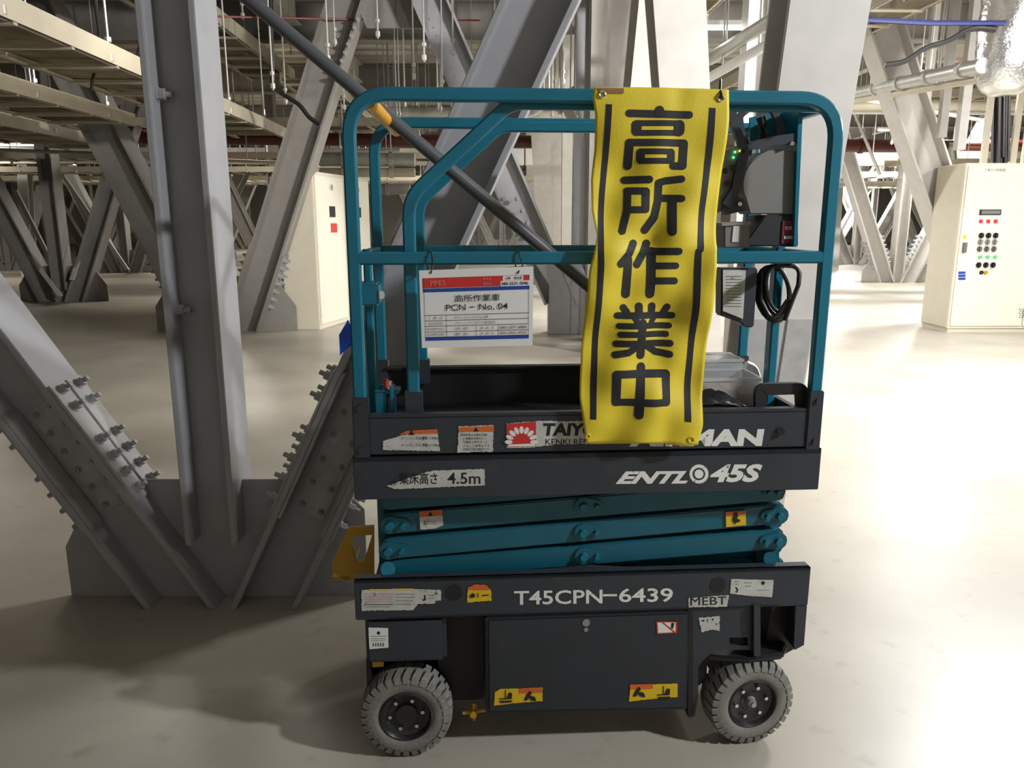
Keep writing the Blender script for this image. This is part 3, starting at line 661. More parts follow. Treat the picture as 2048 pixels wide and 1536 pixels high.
for a_i, (x, y, ori) in enumerate(((988, 1378, 0), (1258, 1370, 1))):
    s = sticker([(x+2, y+6), (x+12, y), (x+97, y-3), (x+97, y+24), (x+40, y+28), (x, y+33)], DW, SYEL, .5, seed=17+a_i, label='yellow tipping hazard sticker at the '+('left' if a_i == 0 else 'right')+' foot of the cabinet door')
    ox = x+50 if ori == 0 else x+2
    sticker([(ox, y-1), (ox+46, y-2), (ox+46, y+7), (ox, y+9)], DW-.0016, ORANGE, .2, 'sticker_head', s, .0004)
    mb = MB(); px_ = x+10 if ori == 0 else x+56
    blob(mb, [(px_, y+24), (px_+28, y+23), (px_+24, y+27), (px_+4, y+28)], DW-.003); blob(mb, [(px_+12, y+2), (px_+14, y+2), (px_+14, y+19), (px_+12, y+19)], DW-.003); blob(mb, [(px_+16, y+18), (px_+20, y+7), (px_+26, y+8), (px_+26, y+16), (px_+22, y+20)], DW-.003); blob(mb, [(px_, y+19), (px_+26, y+18), (px_+26, y+20), (px_, y+21)], DW-.003)
    qx = x+60 if ori == 0 else x+8
    blob(mb, [(qx, y+22), (qx+6, y+10), (qx+12, y+3), (qx+16, y+9), (qx+12, y+13), (qx+22, y+16), (qx+25, y+25), (qx+14, y+23), (qx+10, y+18), (qx+5, y+24)], DW-.003)
    mb.build('pictogram', INK, s)
letter('危険', 1570, 452, 1584, 460, cw-.006, PAPERC, parent=rl); lines([(1568, 472, 1586, 478)], cw-.006, PAPER, rl)
# rubbed document print
lines([(1452, 552+i*6, 1484, 553+i*6) for i in range(11)], .218, INKG, lift, 'document_print')
# ================================================================ WARNING BANNER
BL = [(178, 1187), (195, 1184), (230, 1190), (300, 1190), (360, 1183), (420, 1185), (470, 1194), (500, 1188), (540, 1177), (600, 1172), (700, 1163), (800, 1160), (860, 1168), (888, 1172)]
BR = [(178, 1457), (240, 1456), (300, 1450), (400, 1440), (480, 1432), (560, 1427), (650, 1420), (740, 1412), (800, 1406), (850, 1404), (888, 1393)]
def interp(tab, y):
    for (a, b), (c_, d) in zip(tab, tab[1:]):
        if y <= c_: return b+(d-b)*(max(y, a)-a)/(c_-a)
    return tab[-1][1]
def bsurf(u, z):
    k = min(1, max(0, (2.03-z)/.3))
    f = .009*math.sin(z*14+u*3)+.009*math.sin(u*18+z*9)*k+.006*math.sin(u*41-z*17)*k+.003*math.sin(z*38+u*22)*k
    f += -.004*math.exp(-((z-1.60-.04*(u-.7))/.012)**2)*(.6+.4*math.sin(u*30))*1.0
    f += .005*math.exp(-((u-.755-.03*math.sin(z*7))/.03)**2)
    # bottom edge kicks out
    return -.034+f-.02*max(0, (1.10-z)/.2)**2
def BP(px, py, off=0.0):
    u, z = L(px, py, -.035); return V(u, bsurf(u, z)-off, z)
mb = MB(); NXb, NYb = 44, 110
for j in range(NYb+1):
    y = 176+(886-176)*j/NYb; l, r = interp(BL, y), interp(BR, y)
    for i in range(NXb+1):
        s_ = i/NXb; yb = y+(4*s_ if j == 0 else 0)+(3*math.sin(s_*9) if j == NYb else 0)+ (8*(s_*(1-s_))*(-1) if j == 0 else 0)
        mb.v.append(tuple(BP(l+(r-l)*s_, yb)))
for j in range(NYb):
    for i in range(NXb): k = j*(NXb+1)+i; mb.f.append([k, k+1, k+NXb+2, k+NXb+1])
ban = mb.build('warning_banner', YEL, lift, smooth=True); ban.parent = None
ban.matrix_world = Matrix.Translation((P0[0], P0[1], 0)) @ Matrix.Rotation(YAW, 4, 'Z')
sol = ban.modifiers.new('thickness', 'SOLIDIFY'); sol.thickness = .0015; sol.offset = 1
tag(ban, 'tall yellow cloth banner with black characters hanging on the front rail', 'banner')
def ribbon(mb, pts, wpx, flat=False):
    """a brush stroke as quads following the cloth, round ends unless flat"""
    P_ = []
    for (a, b) in zip(pts, pts[1:]):
        k = max(1, int(math.hypot(b[0]-a[0], b[1]-a[1])/5)); P_ += [(a[0]+(b[0]-a[0])*t/k, a[1]+(b[1]-a[1])*t/k) for t in range(k)]
    P_.append(pts[-1]); n = len(P_); h = wpx/2
    rows = []
    for i, p in enumerate(P_):
        a, b = P_[max(0, i-1)], P_[min(n-1, i+1)]; dx, dy = b[0]-a[0], b[1]-a[1]; l = math.hypot(dx, dy) or 1
        nx, ny = -dy/l, dx/l; K = 2 if wpx < 14 else 3
        rows.append([(p[0]+nx*h*(2*q/K-1), p[1]+ny*h*(2*q/K-1)) for q in range(K+1)])
    K = len(rows[0]); o = len(mb.v)
    for r in rows: mb.v += [tuple(BP(x, y, .0022)) for x, y in r]
    for i in range(n-1):
        for q in range(K-1): a = o+i*K+q; mb.f.append([a, a+1, a+K+1, a+K])
    if not flat:
        for p in ([pts[0]]+[q for q in pts[1:-1]]+[pts[-1]]):
            o = len(mb.v); mb.v.append(tuple(BP(p[0], p[1], .0026)))
            mb.v += [tuple(BP(p[0]+h*math.cos(2*PI*j/14), p[1]+h*math.sin(2*PI*j/14), .0026)) for j in range(14)]
            mb.f += [[o, o+1+j, o+1+(j+1) % 14] for j in range(14)]
k5 = lambda x, y: (1140+x/3.413, 150+y/3.413)
k6 = lambda x, y: (1140+x/3.413, 500+y/3.413)
CH = {
 'character_tall': (k5, [([(605, 245), (605, 262)], 64), ([(400, 265), (808, 275)], 52), ([(450, 331), (747, 331)], 40), ([(450, 397), (747, 397)], 40), ([(450, 345), (450, 383)], 70), ([(742, 345), (742, 383)], 74),
     ([(404, 461), (775, 465)], 50), ([(404, 465), (398, 617)], 60), ([(776, 470), (768, 618)], 60), ([(768, 622), (706, 620)], 52), ([(482, 522), (690, 524)], 40), ([(480, 587), (688, 587)], 40), ([(480, 530), (480, 580)], 56), ([(688, 530), (688, 580)], 56)]),
 'character_place': (k5, [([(380, 716), (542, 713)], 52), ([(396, 790), (522, 792)], 50), ([(398, 795), (392, 930), (358, 1065)], 52), ([(520, 795), (518, 915)], 58), ([(400, 920), (515, 919)], 48),
     ([(610, 735), (655, 722), (762, 710)], 50), ([(610, 738), (606, 860), (580, 970), (517, 1058)], 56), ([(620, 840), (762, 843)], 50), ([(703, 850), (690, 1068)], 62)]),
 'character_make': (k5, [([(435, 1150), (400, 1225), (342, 1288)], 54), ([(395, 1262), (380, 1493)], 62), ([(530, 1150), (505, 1215), (458, 1293)], 54), ([(545, 1205), (735, 1203)], 50), ([(560, 1205), (545, 1493)], 62), ([(570, 1303), (718, 1301)], 46), ([(570, 1404), (710, 1404)], 48)]),
 'character_work': (k6, [([(363, 392), (386, 425)], 48), ([(470, 384), (470, 430)], 54), ([(562, 384), (560, 430)], 54), ([(668, 390), (648, 425)], 48), ([(320, 446), (703, 449)], 46), ([(440, 462), (458, 492)], 40), ([(582, 462), (562, 492)], 40),
     ([(333, 518), (685, 520)], 42), ([(343, 577), (665, 578)], 42), ([(314, 640), (690, 641)], 46), ([(496, 500), (485, 718)], 60), ([(470, 655), (400, 700), (307, 715)], 48), ([(528, 655), (590, 698), (686, 716)], 48)]),
 'character_middle': (k6, [([(314, 846), (660, 846)], 54), ([(313, 1038), (654, 1036)], 50), ([(315, 850), (312, 1034)], 62), ([(660, 850), (654, 1034)], 58), ([(488, 800), (463, 1118)], 62)])}
for nm, (kf, st_) in CH.items():
    mb = MB()
    for pts, wd in st_: ribbon(mb, [kf(*p) for p in pts], wd/3.413)
    mb.build('lettering', INK, ban)
mb = MB(); ribbon(mb, [k5(x, y) for x, y in ((262, 203), (245, 560), (225, 800), (213, 1060), (206, 1200), (206, 1300))]+[k6(x, y) for x, y in ((206, 110), (190, 350), (176, 600), (167, 850), (155, 1152))], 12.3, True); mb.build('border_stripe', INK, ban)
mb = MB(); ribbon(mb, [k5(x, y) for x, y in ((967, 227), (945, 560), (907, 900), (884, 1190))]+[k6(x, y) for x, y in ((870, 10), (860, 200), (843, 500), (825, 800), (798, 1168))], 13.2, True); mb.build('border_stripe', INK, ban)
def eyelet(px, py, r=.008, m_=CHROME):
    p = BP(px, py, .004); n = 16; path = [p+V(r*math.cos(2*PI*i/n), 0, r*math.sin(2*PI*i/n)) for i in range(n)]
    MB().sweep(path, [(math.cos(2*PI*i/6)*.0022, math.sin(2*PI*i/6)*.0022) for i in range(6)], N=(0, -1, 0), closed=True).build('eyelet', m_, ban)
eyelet(1203, 190); eyelet(1440, 197); eyelet(1175, 871, .006, YEL); eyelet(1379, 876, .009, YEL)
def banloc(mb, name, m_, label, cat, smooth=False):
    o = mb.build(name, m_, None, smooth=smooth); o.matrix_world = Matrix.Translation((P0[0], P0[1], 0)) @ Matrix.Rotation(YAW, 4, 'Z'); tag(o, label, cat); return o
mb = MB(); mb.prism([BP(1194, 177, .003), BP(1246, 178, .003), BP(1246, 188, .003), BP(1200, 188, .003)], (0, -.001, 0)); banloc(mb, 'brown_tape', BROWNT, 'strip of brown tape on the top left corner of the banner', 'tape')
p = BP(1440, 197, .004)
mb = MB(); mb.tube(fillet([p+V(0, .01, 0), p+V(0, -.008, .004), LV(1440, 180, -.034), LV(1441, 160, -.02), LV(1441, 158, .02), LV(1440, 185, .045)], .01), .0035, 8)
banloc(mb, 'black_tie', CABLE, 'black tie through the top right eyelet of the banner', 'tie')
# ================================================================ SITE PLACARD
PW = -.03
pq = quad((838, 541), (1067, 533), (1065, 691), (844, 696), PW)
def PQ(x, y, o=0.0):   # millimetric layout of the placard: x 0..1, y 0..1 from the top
    p = pq(x, 1-y); return p+V(0, -o, 0)
mb = MB(); n = 12
for i in range(n+1):
    for yy in (0, 1): mb.v.append(tuple(PQ(i/n, yy)+V(0, .004*math.sin(PI*i/n), 0)))
mb.f = [[2*i, 2*i+1, 2*i+3, 2*i+2] for i in range(n)]
mb = MB().prism([PQ(0, 0), PQ(1, 0), PQ(1, 1), PQ(0, 1)], (0, .0015, 0))
plc = banloc(mb, 'site_placard', PAPERC, 'white laminated placard with red band hanging from the middle rail', 'placard')
def pbox(x0, y0, x1, y1, m_, nm, o=.0006): return MB().prism([PQ(x0, y0, o), PQ(x1, y0, o), PQ(x1, y1, o), PQ(x0, y1, o)], (0, -.0003, 0)).build(nm, m_, plc)
def pt(body, x0, y0, x1, y1, m_=INK, bold=0.0, o=.0022):
    text_mb(MB(), body, lambda s, t: PQ(x0+(x1-x0)*s, y1+(y0-y1)*t, o), bold).build('lettering', m_, plc)
pbox(.028, .10, .965, .228, RED, 'red_band'); pbox(.03, .235, .966, .28, BLUE, 'blue_band'); pbox(.035, .862, .965, .905, BLUE, 'blue_band')
pbox(.73, .105, .91, .165, PAPERC, 'name_tape', .0010); pbox(.71, .168, .965, .235, PAPERC, 'name_tape', .0012)
pt('PPES', .095, .135, .225, .198, mat('faded_white_print', (.62, .25, .25), .5)); pt('責任者', .555, .118, .63, .15, MATS['faded_white_print']); pt('連絡先', .555, .178, .63, .21, MATS['faded_white_print'])
pt('小林　健太郎', .75, .115, .90, .155, INK, .01); pt('080-5531-5046', .72, .182, .955, .222, INK, .012)
pt('高所作業車', .305, .325, .705, .415, INK, .004); pt('PCN − No, 04', .225, .445, .775, .535, INK, .002)
mb = MB()
def bar(x0, y0, x1, y1): mb.face([PQ(x0, y0, .0012), PQ(x1, y0, .0012), PQ(x1, y1, .0012), PQ(x0, y1, .0012)])
for yy in (.575, .645, .715, .79, .858): bar(.035, yy, .965, yy+.005)
for xx, y0 in ((.035, .1), (.225, .575), (.96, .1)): bar(xx, y0, xx+.003, .86)
for xx in (.49, .69): bar(xx, .715, xx+.003, .86)
mb.build('table_lines', INK, plc)
for body, x0, yc, x1 in (('工　事　名', .065, .612, .19), ('協力会社名', .065, .682, .19), ('担当責任(正)', .05, .755, .205), ('担当責任(副)', .05, .826, .205), ('セキュリティシステム工事', .30, .612, .60), ('パナソニック コネクト株式会社', .30, .682, .665), ('大塚　昌平', .30, .755, .42), ('遠藤　昌弘', .30, .826, .42), ('連　絡　先', .53, .755, .65), ('連　絡　先', .53, .826, .65), ('080-5597-4888', .705, .755, .945), ('090-5962-4930', .705, .826, .945)):
    pt(body, x0, yc-.017, x1, yc+.017, INKG)
for i, (x, yt, yb) in enumerate(((864, 500, 541), (1038, 500, 541))):
    c_ = LV(x, 520, 0); r1, r2 = .034, .034; path = []
    pts = [LV(x-2, 545, PW-.004), LV(x+2+6*i, 530, -.012), LV(x-1, 503, -.006), LV(x-4, 499, .03), LV(x-8, 520, .042), LV(x-6, 540, .02), LV(x-2, 548, PW+.006)]
    mb = MB(); mb.sweep(fillet(pts, .012, 4, True), [(math.cos(2*PI*k/6)*.0022, math.sin(2*PI*k/6)*.0022) for k in range(6)], closed=True)
    banloc(mb, 'cable_tie', CABLE, ('left' if i == 0 else 'right')+' black cable tie holding the placard on the rail', 'cable tie')
# ================================================================ LOOSE THINGS ON THE LIFT
def lpos(u, w_, z): return Matrix.Translation((P0[0], P0[1], 0)) @ Matrix.Rotation(YAW, 4, 'Z') @ V(u, w_, z)
mb = MB().tube([LV(440, -50, .30), LV(1437, 792, .55)], .021, 16); banloc(mb, 'conduit_pipe', CONDUIT, 'long slate grey pipe leaning diagonally out of the lift platform', 'pipe', True)
mb = MB(); r = random.Random(4)
for k in range(3): mb.prism([LV(697+r.uniform(-3, 3), 640, .25+k*.01), LV(706, 660, .25+k*.01), LV(707, 680+k*4, .25+k*.01), LV(680+k*5, 712-k*6, .26+k*.01), LV(678+k*3, 670, .25+k*.01)], (0, .002, 0))
banloc(mb, 'blue_ribbon', RIBBON, 'bright blue ribbon tied to the left end of the lift', 'ribbon')
# cable coil
mb = MB()
for k in range(4):
    pts = []
    cx, cyy, a_, b_ = 1550+k*3-4, 588-k*3, 34-k*4, 55-k*3
    for i in range(24):
        t = 2*PI*i/24; pts.append(LV(cx+a_*math.cos(t)+6*math.sin(t*1), cyy+b_*math.sin(t), .26-.012*k))
    mb.sweep(pts, [(math.cos(2*PI*j/7)*.0065, math.sin(2*PI*j/7)*.0065) for j in range(7)], closed=True)
mb.tube(fillet([LV(1520, 505, .24), LV(1560, 530, .22), LV(1600, 533, .21), LV(1597, 570, .2), LV(1585, 600, .2), LV(1570, 640, .22)], .04), .0075, 8)
mb.tube(fillet([LV(1525, 540, .24), LV(1522, 600, .23), LV(1545, 645, .22), LV(1575, 600, .21)], .03), .0065, 8)
banloc(mb, 'power_cable', CABLE, 'coil of black cable hanging on the right end post', 'cable', True)
# plastic tubs
def tub(px0, px1, pyt, pyb, w0, w1, name, label, fill=None):
    (x0, z1), (x1, z0) = L(px0, pyt, w0), L(px1, pyb, w0); t = .003
    m = MB(); m.box((x0, w0, z0), (x1, w1, z0+t)); m.box((x0, w0, z0), (x1, w0+t, z1)); m.box((x0, w1-t, z0), (x1, w1, z1)); m.box((x0, w0, z0), (x0+t, w1, z1)); m.box((x1-t, w0, z0), (x1, w1, z1))
    o = banloc(m, name, TUB, label, 'tub')
    r_ = MB().sweep([P(x0, w0, z1), P(x1, w0, z1), P(x1, w1, z1), P(x0, w1, z1)], rect(.008, .008), N=(0, 0, 1), closed=True).build('rim', TUB, o)
    return o, (x0, x1, z0, z1)
o, bb = tub(1380, 1519, 760, 812, .12, .28, 'plastic_tub', 'frosted plastic tub with brown contents on the platform deck')
mb = MB(); 
for i in range(14): 
    x = bb[0]+.02+(bb[1]-bb[0]-.05)*random.random(); mb.box((x, .14, bb[2]+.004), (x+.03, .26, bb[2]+.03+.02*random.random()))
banloc(mb, 'bracket_pile', RUST, 'brown fittings lying inside the frosted tub', 'fittings')
o, bb = tub(1380, 1483, 722, 772, .30, .44, 'plastic_box', 'taller clear plastic box standing behind the frosted tub')
mb = MB().sweep(fillet([LV(1490, 732, .36), LV(1505, 738, .36), LV(1512, 760, .35), LV(1500, 770, .34)], .03), [(math.cos(2*PI*j/8)*.02, math.sin(2*PI*j/8)*.02) for j in range(8)]); banloc(mb, 'plastic_bag', WHITE, 'crumpled white plastic bag beside the clear box', 'bag', True)
mb = MB(); n1, n2 = 14, 6
for i in range(n1+1):
    for j in range(n2+1):
        u = .86+.20*i/n1; w_ = .05+.1*j/n2; mb.v.append((u, w_, 1.128+.035*math.sin(PI*i/n1)*math.sin(PI*(j+.6)/(n2+1.2))*(1+.35*math.sin(i*1.9+j*2.3))))
for i in range(n1):
    for j in range(n2): k = i*(n2+1)+j; mb.f.append([k, k+1, k+n2+2, k+n2+1])
o = banloc(mb, 'black_bag', CABLE, 'glossy black bag lying behind the bottom of the banner', 'bag', True); so = o.modifiers.new('t', 'SOLIDIFY'); so.thickness = .01
mb = MB().tube([LV(1420, 826, .02), LV(1455, 818, .025), LV(1470, 824, .02)], .006, 8); banloc(mb, 'cable_clip', CHROME, 'small metal hook on the toe board edge behind the banner', 'hook', True)
# ================================================================ BACKGROUND STEELWORK
def vnode(name, pos, spread=(-2.3, 2.3), h=.42, b=.34, m_=STEELDK, label='', group=None, top=CZ-.02, col=True, ang=0.0, bolts=False, gus=(1.1, .85), cth=.30, colm=None):
    """floor node: gusset plate, upright column and two sloping braces; spread = x reach of the braces at the top"""
    e = empty(name, pos, ang, label, 'truss', group)
    MB().prism([V(-gus[0], 0, 0), V(-gus[0], 0, gus[1]*.45), V(-gus[0]*.7, 0, gus[1]), V(gus[0]*.7, 0, gus[1]), V(gus[0], 0, gus[1]*.45), V(gus[0], 0, 0)], (0, .03, 0)).build('gusset_plate', m_, e)
    if col: hbeam(MB(), V(0, 0, .25), V(0, 0, top), cth, b, .03, .02).build('column', colm or m_, e)
    for s_ in spread:
        if s_ is None: continue
        sg = 1 if s_ > 0 else -1
        hbeam(MB(), V(sg*.28, 0, 0), V(s_, 0, top), h, b, .035, .02, cut1=True).build('brace', m_, e)
        if bolts:
            p0, p1 = V(sg*.28, 0, 0), V(s_, 0, top); d = (p1-p0).normalized(); n_ = V(-d.z*sg, 0, d.x*sg)
            for side in (1, -1):
                a = p0+d*.45+n_*side*h/2; c_ = p0+d*1.35+n_*side*h/2
                MB().prism([a+V(0, -b/2, 0), c_+V(0, -b/2, 0), c_+V(0, b/2, 0), a+V(0, b/2, 0)], n_*side*.02).build('splice_plate', m_, e)
                for k in range(7):
                    for yy in (-.11, .11): bolt(e, p0+d*(.52+.125*k)+n_*side*(h/2+.02)+V(0, yy, 0), n_*side, 2.0)
    return e
NB, NC = G(455, 661), G(1150, 666)
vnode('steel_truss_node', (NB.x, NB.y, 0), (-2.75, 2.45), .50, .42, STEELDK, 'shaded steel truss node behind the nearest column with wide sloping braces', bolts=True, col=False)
# node C: stub with left brace and right column
e = empty('steel_truss_node', (NC.x, NC.y, 0), 0, 'steel truss node with welded stub box seen between the placard and banner', 'truss')
def ec(x, z, y=0): return V(x-NC.x, y, z)
q = D(840, 0, NC.y); hbeam(MB(), V(-.22, 0, .45), V(q.x-NC.x, 0, q.z+.3), .48, .42, .035, .02).build('brace', STEEL, e)
MB().prism([V(-.42, -.2, 0), V(-.42, -.2, .75), V(-.62, -.2, 1.05), V(-.05, -.2, 1.25), V(.12, -.2, .95), V(.32, -.2, .95), V(.32, -.2, 0)], (0, .42, 0)).build('stub_box', STEEL, e, bevel=.01)
MB().box((.05, -.21, 0), (.32, .22, .92)).build('stub_web', STEELDK, e)
for i in range(6):
    for k in (-.1, .1): bolt(e, V(-.62+k-i*.075, -.22, 1.15+i*.17), (0, -1, 0), 2.0)
# top node and its Λ braces
q = D(790, -35, 12.0)
e = empty('apex_truss_joint', (q.x, 12.0, q.z), 0, 'steel truss head plate with bolted braces meeting above the top rail', 'truss')
MB().prism([V(-.75, -.05, .2), V(.75, -.05, .2), V(.42, -.05, -.62), V(-.42, -.05, -.62)], (0, .04, 0)).build('gusset_plate', STEELDK, e)
for i in range(8):
    for sg in (-1, 1):
        bolt(e, V(sg*(.52+i*.05), -.20, -.55-i*.11), (0, -1, 0), 1.8)
# ---- brace leaning toward the camera right of the banner
def brace(name, p0, p1, h, b, m_, label, n=(0, -1, 0), group=None, cat='brace', extra=None):
    base = Vector((p0[0], p0[1], 0)); e = empty(name, base, 0, label, cat, group)
    hbeam(MB(), Vector(p0)-base, Vector(p1)-base, h, b, .03, .02, n=n).build('beam', m_, e, bevel=.003); return e, base
def box_brace(name, p0, p1, wd, dp, m_, label, cat='brace', group=None, side=None):
    """boxed-in sloping member: wide pale face with thick edge flanges"""
    base = Vector((p0[0], p0[1], 0)); e = empty(name, base, 0, label, cat, group)
    a, b = Vector(p0)-base, Vector(p1)-base
    t = (b-a).normalized(); n = V(0, -1, 0); n = (n-t*n.dot(t)).normalized(); s_ = t.cross(n)
    m = MB(); A = [a+n*dp/2+s_*wd/2, a+n*dp/2-s_*wd/2, a-n*dp/2-s_*wd/2, a-n*dp/2+s_*wd/2]
    A = [p+t*((a.z-p.z)/t.z) for p in A]
    m.prism(A, b-a); m.build('beam', m_, e, bevel=.004); return e
pb, pt_ = G(1488, 1010), D(1655, -120, 3.75)
# H section seen web-on from the left: wide front flange, dark web behind
e = empty('steel_brace', (pb.x, pb.y, 0), 0, 'large brightly lit grey steel brace behind the control box leaning to the upper right', 'brace')
a = V(0, 0, 0); b = pt_-Vector((pb.x, pb.y, 0)); t = (b-a).normalized()
hbeam(MB(), a, b, .30, .36, .028, .02, n=(1, 0, 0)).build('beam', STEELFAR, e, bevel=.003)  # paler steel stands in for light falling on this brace
n_ = V(-0, -t.z, t.y).normalized()
for k in (-1, 1):
    MB().prism([t*.86+n_*.15+V(k*.03, 0, 0), t*1.25+n_*.15+V(k*.03, 0, 0), t*1.25+n_*.15+V(k*.165, 0, 0), t*.86+n_*.15+V(k*.165, 0, 0)], n_*.012).build('splice_plate', STEEL_B, e)
# Λ pair above the banner, bright light put into its steel colour
def hb(p0, p1, h, b, m_, label, n, name='steel_brace', cat='brace', group=None, cut=True):
    base = Vector((p0[0], p0[1], 0)); e = empty(name, base, 0, label, cat, group)
    hbeam(MB(), Vector(p0)-base, Vector(p1)-base, h, b, .03, .02, n=n, cut0=cut).build('beam', m_, e); return e
LN = [
 (G(1398, 800), D(1345, -60, 6.2), .42, .38, 'brightly lit steel brace above the banner sloping to the upper left'),
 (G(1238, 705), D(1322, -60, 8.3), .55, .46, 'brightly lit steel brace above the banner sloping to the upper right'),
 (G(1205, 680), D(1222, -60, 10.5), .35, .50, 'brightly lit steel upright at the top left corner of the banner')]
for p0, p1, h, b, lb in LN: hb(p0, p1, h, b, STEELFAR, lb, (1, 0, 0))
e = empty('steel_column', tuple(G(1470, 745)), 0, 'slim pale steel column rising beside the black tie', 'column')
hbeam(MB(), V(0, 0, 0), V(0, 0, CZ-.02), .24, .24, .025, .016).build('beam', STEELFAR, e); MB().box((-.18, -.16, 0), (.18, .16, .03)).build('foot_plate', STEELFAR, e)
# right hand brace running down behind the control panel
hb(G(1958, 641), D(1728, -40, 12.0), .52, .42, STEELFAR, 'pale steel brace sloping down behind the tall control cabinet', (0, -1, 0))
# receding rows between placard and banner
for i, (xb, xt, yb, Dt) in enumerate(((1092, 1075, 560, 15), (1118, 1110, 560, 15.5), (1140, 1150, 590, 14), (1078, 1086, 530, 20), (1062, 1066, 515, 24))):
    p0 = G(xb, yb); hb(p0, D(xt, 60, Dt), .30, .42, STEELFAR, ('third', 'second', 'nearest', 'fourth', 'farthest')[i]+' pale brace of the receding row between placard and banner', (1, 0, 0), group='receding braces behind the placard')
# upright pair left of the banner
p0 = G(1155, 668); e = empty('steel_column', tuple(p0), 0, 'grey steel column beside the left edge of the banner', 'column')
hbeam(MB(), V(0, 0, 0), V(0, 0, CZ-.02), .22, .2, .02, .014).build('beam', STEEL, e)
p0 = G(1186, 640); mb = MB(); mb.cyl((0, 0, 0), (0, 0, CZ-.02), .05, 14); o = mb.build('white_riser_pipe', GALV, None, smooth=True, loc=tuple(p0)); tag(o, 'slim bright vertical riser pipe beside the banner', 'pipe')
# pale wall panels behind the banner
mb = MB(); a, b = G(1090, 515), G(1420, 515)
e = empty('panel_partition', (a.x, a.y, 0), 0, 'white panelled partition far behind the banner', 'partition'); w0 = (b.x-a.x)/7
for i in range(7): MB().box((i*w0+.02, 0, 0), (i*w0+w0-.02, .08, 4.6)).build('panel', CREAM, e)
# ---- nodes further away, darker or brighter steel standing in for the hall's light
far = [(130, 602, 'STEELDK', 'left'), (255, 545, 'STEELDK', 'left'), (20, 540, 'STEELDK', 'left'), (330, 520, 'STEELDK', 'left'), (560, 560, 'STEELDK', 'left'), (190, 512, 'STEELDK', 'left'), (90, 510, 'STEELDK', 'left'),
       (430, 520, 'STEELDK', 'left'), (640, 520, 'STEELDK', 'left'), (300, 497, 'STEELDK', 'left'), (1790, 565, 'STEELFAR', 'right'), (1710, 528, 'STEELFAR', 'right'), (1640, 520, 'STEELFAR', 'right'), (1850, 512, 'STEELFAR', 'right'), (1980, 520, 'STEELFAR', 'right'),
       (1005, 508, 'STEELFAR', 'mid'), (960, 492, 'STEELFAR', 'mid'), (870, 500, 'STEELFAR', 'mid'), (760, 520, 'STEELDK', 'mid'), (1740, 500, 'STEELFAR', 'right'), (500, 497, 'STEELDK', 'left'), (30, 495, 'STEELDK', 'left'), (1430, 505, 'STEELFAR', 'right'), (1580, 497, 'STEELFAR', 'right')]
FAR = {}
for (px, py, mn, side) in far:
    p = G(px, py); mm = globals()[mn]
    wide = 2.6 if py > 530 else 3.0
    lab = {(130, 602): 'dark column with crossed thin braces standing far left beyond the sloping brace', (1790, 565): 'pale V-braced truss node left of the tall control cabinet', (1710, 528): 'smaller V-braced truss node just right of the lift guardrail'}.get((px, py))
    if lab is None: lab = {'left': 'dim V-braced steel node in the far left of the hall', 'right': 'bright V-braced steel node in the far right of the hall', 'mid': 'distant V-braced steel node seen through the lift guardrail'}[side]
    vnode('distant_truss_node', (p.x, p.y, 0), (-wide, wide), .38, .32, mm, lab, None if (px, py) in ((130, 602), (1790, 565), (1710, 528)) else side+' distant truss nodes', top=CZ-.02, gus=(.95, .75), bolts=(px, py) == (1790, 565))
# crossing rows in depth: braces seen edge on
for i, (px, py, dx) in enumerate(((60, 560, -1.6), (215, 530, 1.4), (380, 560, 1.5), (700, 535, -1.5), (1665, 540, 1.2), (1900, 540, -1.2), (1040, 520, .8))):
    p = G(px, py)
    hb(p, p+V(dx, 3.2, 4.6), .32, .3, STEELDK if px < 1000 else STEELFAR, 'steel diagonal rising away between the distant nodes', (1, 0, 0), 'distant_diagonal', 'brace', 'distant steel diagonals')
# thin angle cross braces near the far left column
for i, (x0, y0, x1, y1, dd) in enumerate(((115, 592, -30, 400, 16.2), (128, 585, 25, 380, 16.8), (138, 560, 190, 410, 16.3), (250, 540, 120, 350, 17.5))):
    a, b = D(x0, y0, dd), D(x1, y1, dd+1); base = V(a.x, a.y, 0)
    o = MB().prism([a, a+V(.09, 0, 0), b+V(.09, 0, 0), b], (0, .05, 0)).build('angle_brace', STEELFAR); tag(o, 'thin pale angle brace crossing near the far left column', 'brace', 'thin angle braces far left')
# ================================================================ PIPES, DUCTS, TRAYS
def pipe(p0, p1, r, m_, label, cat='pipe', name='pipe', group=None, flanges=0, n=16, hang=2):
    p0, p1 = Vector(p0), Vector(p1)
    o = MB().cyl(V(0, 0, 0), p1-p0, r, n).build(name, m_, None, smooth=True, loc=tuple(p0)); tag(o, label, cat, group)
    if hang:
        for k in range(hang):
            c_ = (p1-p0)*((k+.5)/hang); MB().cyl(c_, c_+V(0, 0, CZ-p0.z-c_.z), .01, 6).build('hanger_rod', GALV, o)
    for i in range(flanges):
        c_ = (p1-p0)*((i+.5)/flanges); t = (p1-p0).normalized(); MB().cyl(c_-t*.04, c_+t*.04, r*1.22, n).build('coupling', m_, o)
    return o
pipe(D(-60, 270, 18), D(1150, 285, 19), .145, REDP, 'long dark red fire main crossing the hall under the trays', flanges=9, name='fire_main')
pipe(D(1660, 291, 19.2), D(1905, 293, 19.3), .15, REDP, 'red fire main section right of the lift ending in an elbow', flanges=2, name='fire_main')
pipe(D(1925, 291, 21), D(2120, 292, 21), .15, REDP, 'short red main section behind the foil covered duct', flanges=1, name='fire_main')
o = MB().tube(fillet([D(1895, 293, 19.2), D(1903, 293, 19.2), D(1905, 320, 19.2)], .1), .10, 10).build('pipe_elbow', GALV, None, smooth=True); tag(o, 'grey elbow at the end of the red fire main', 'pipe')
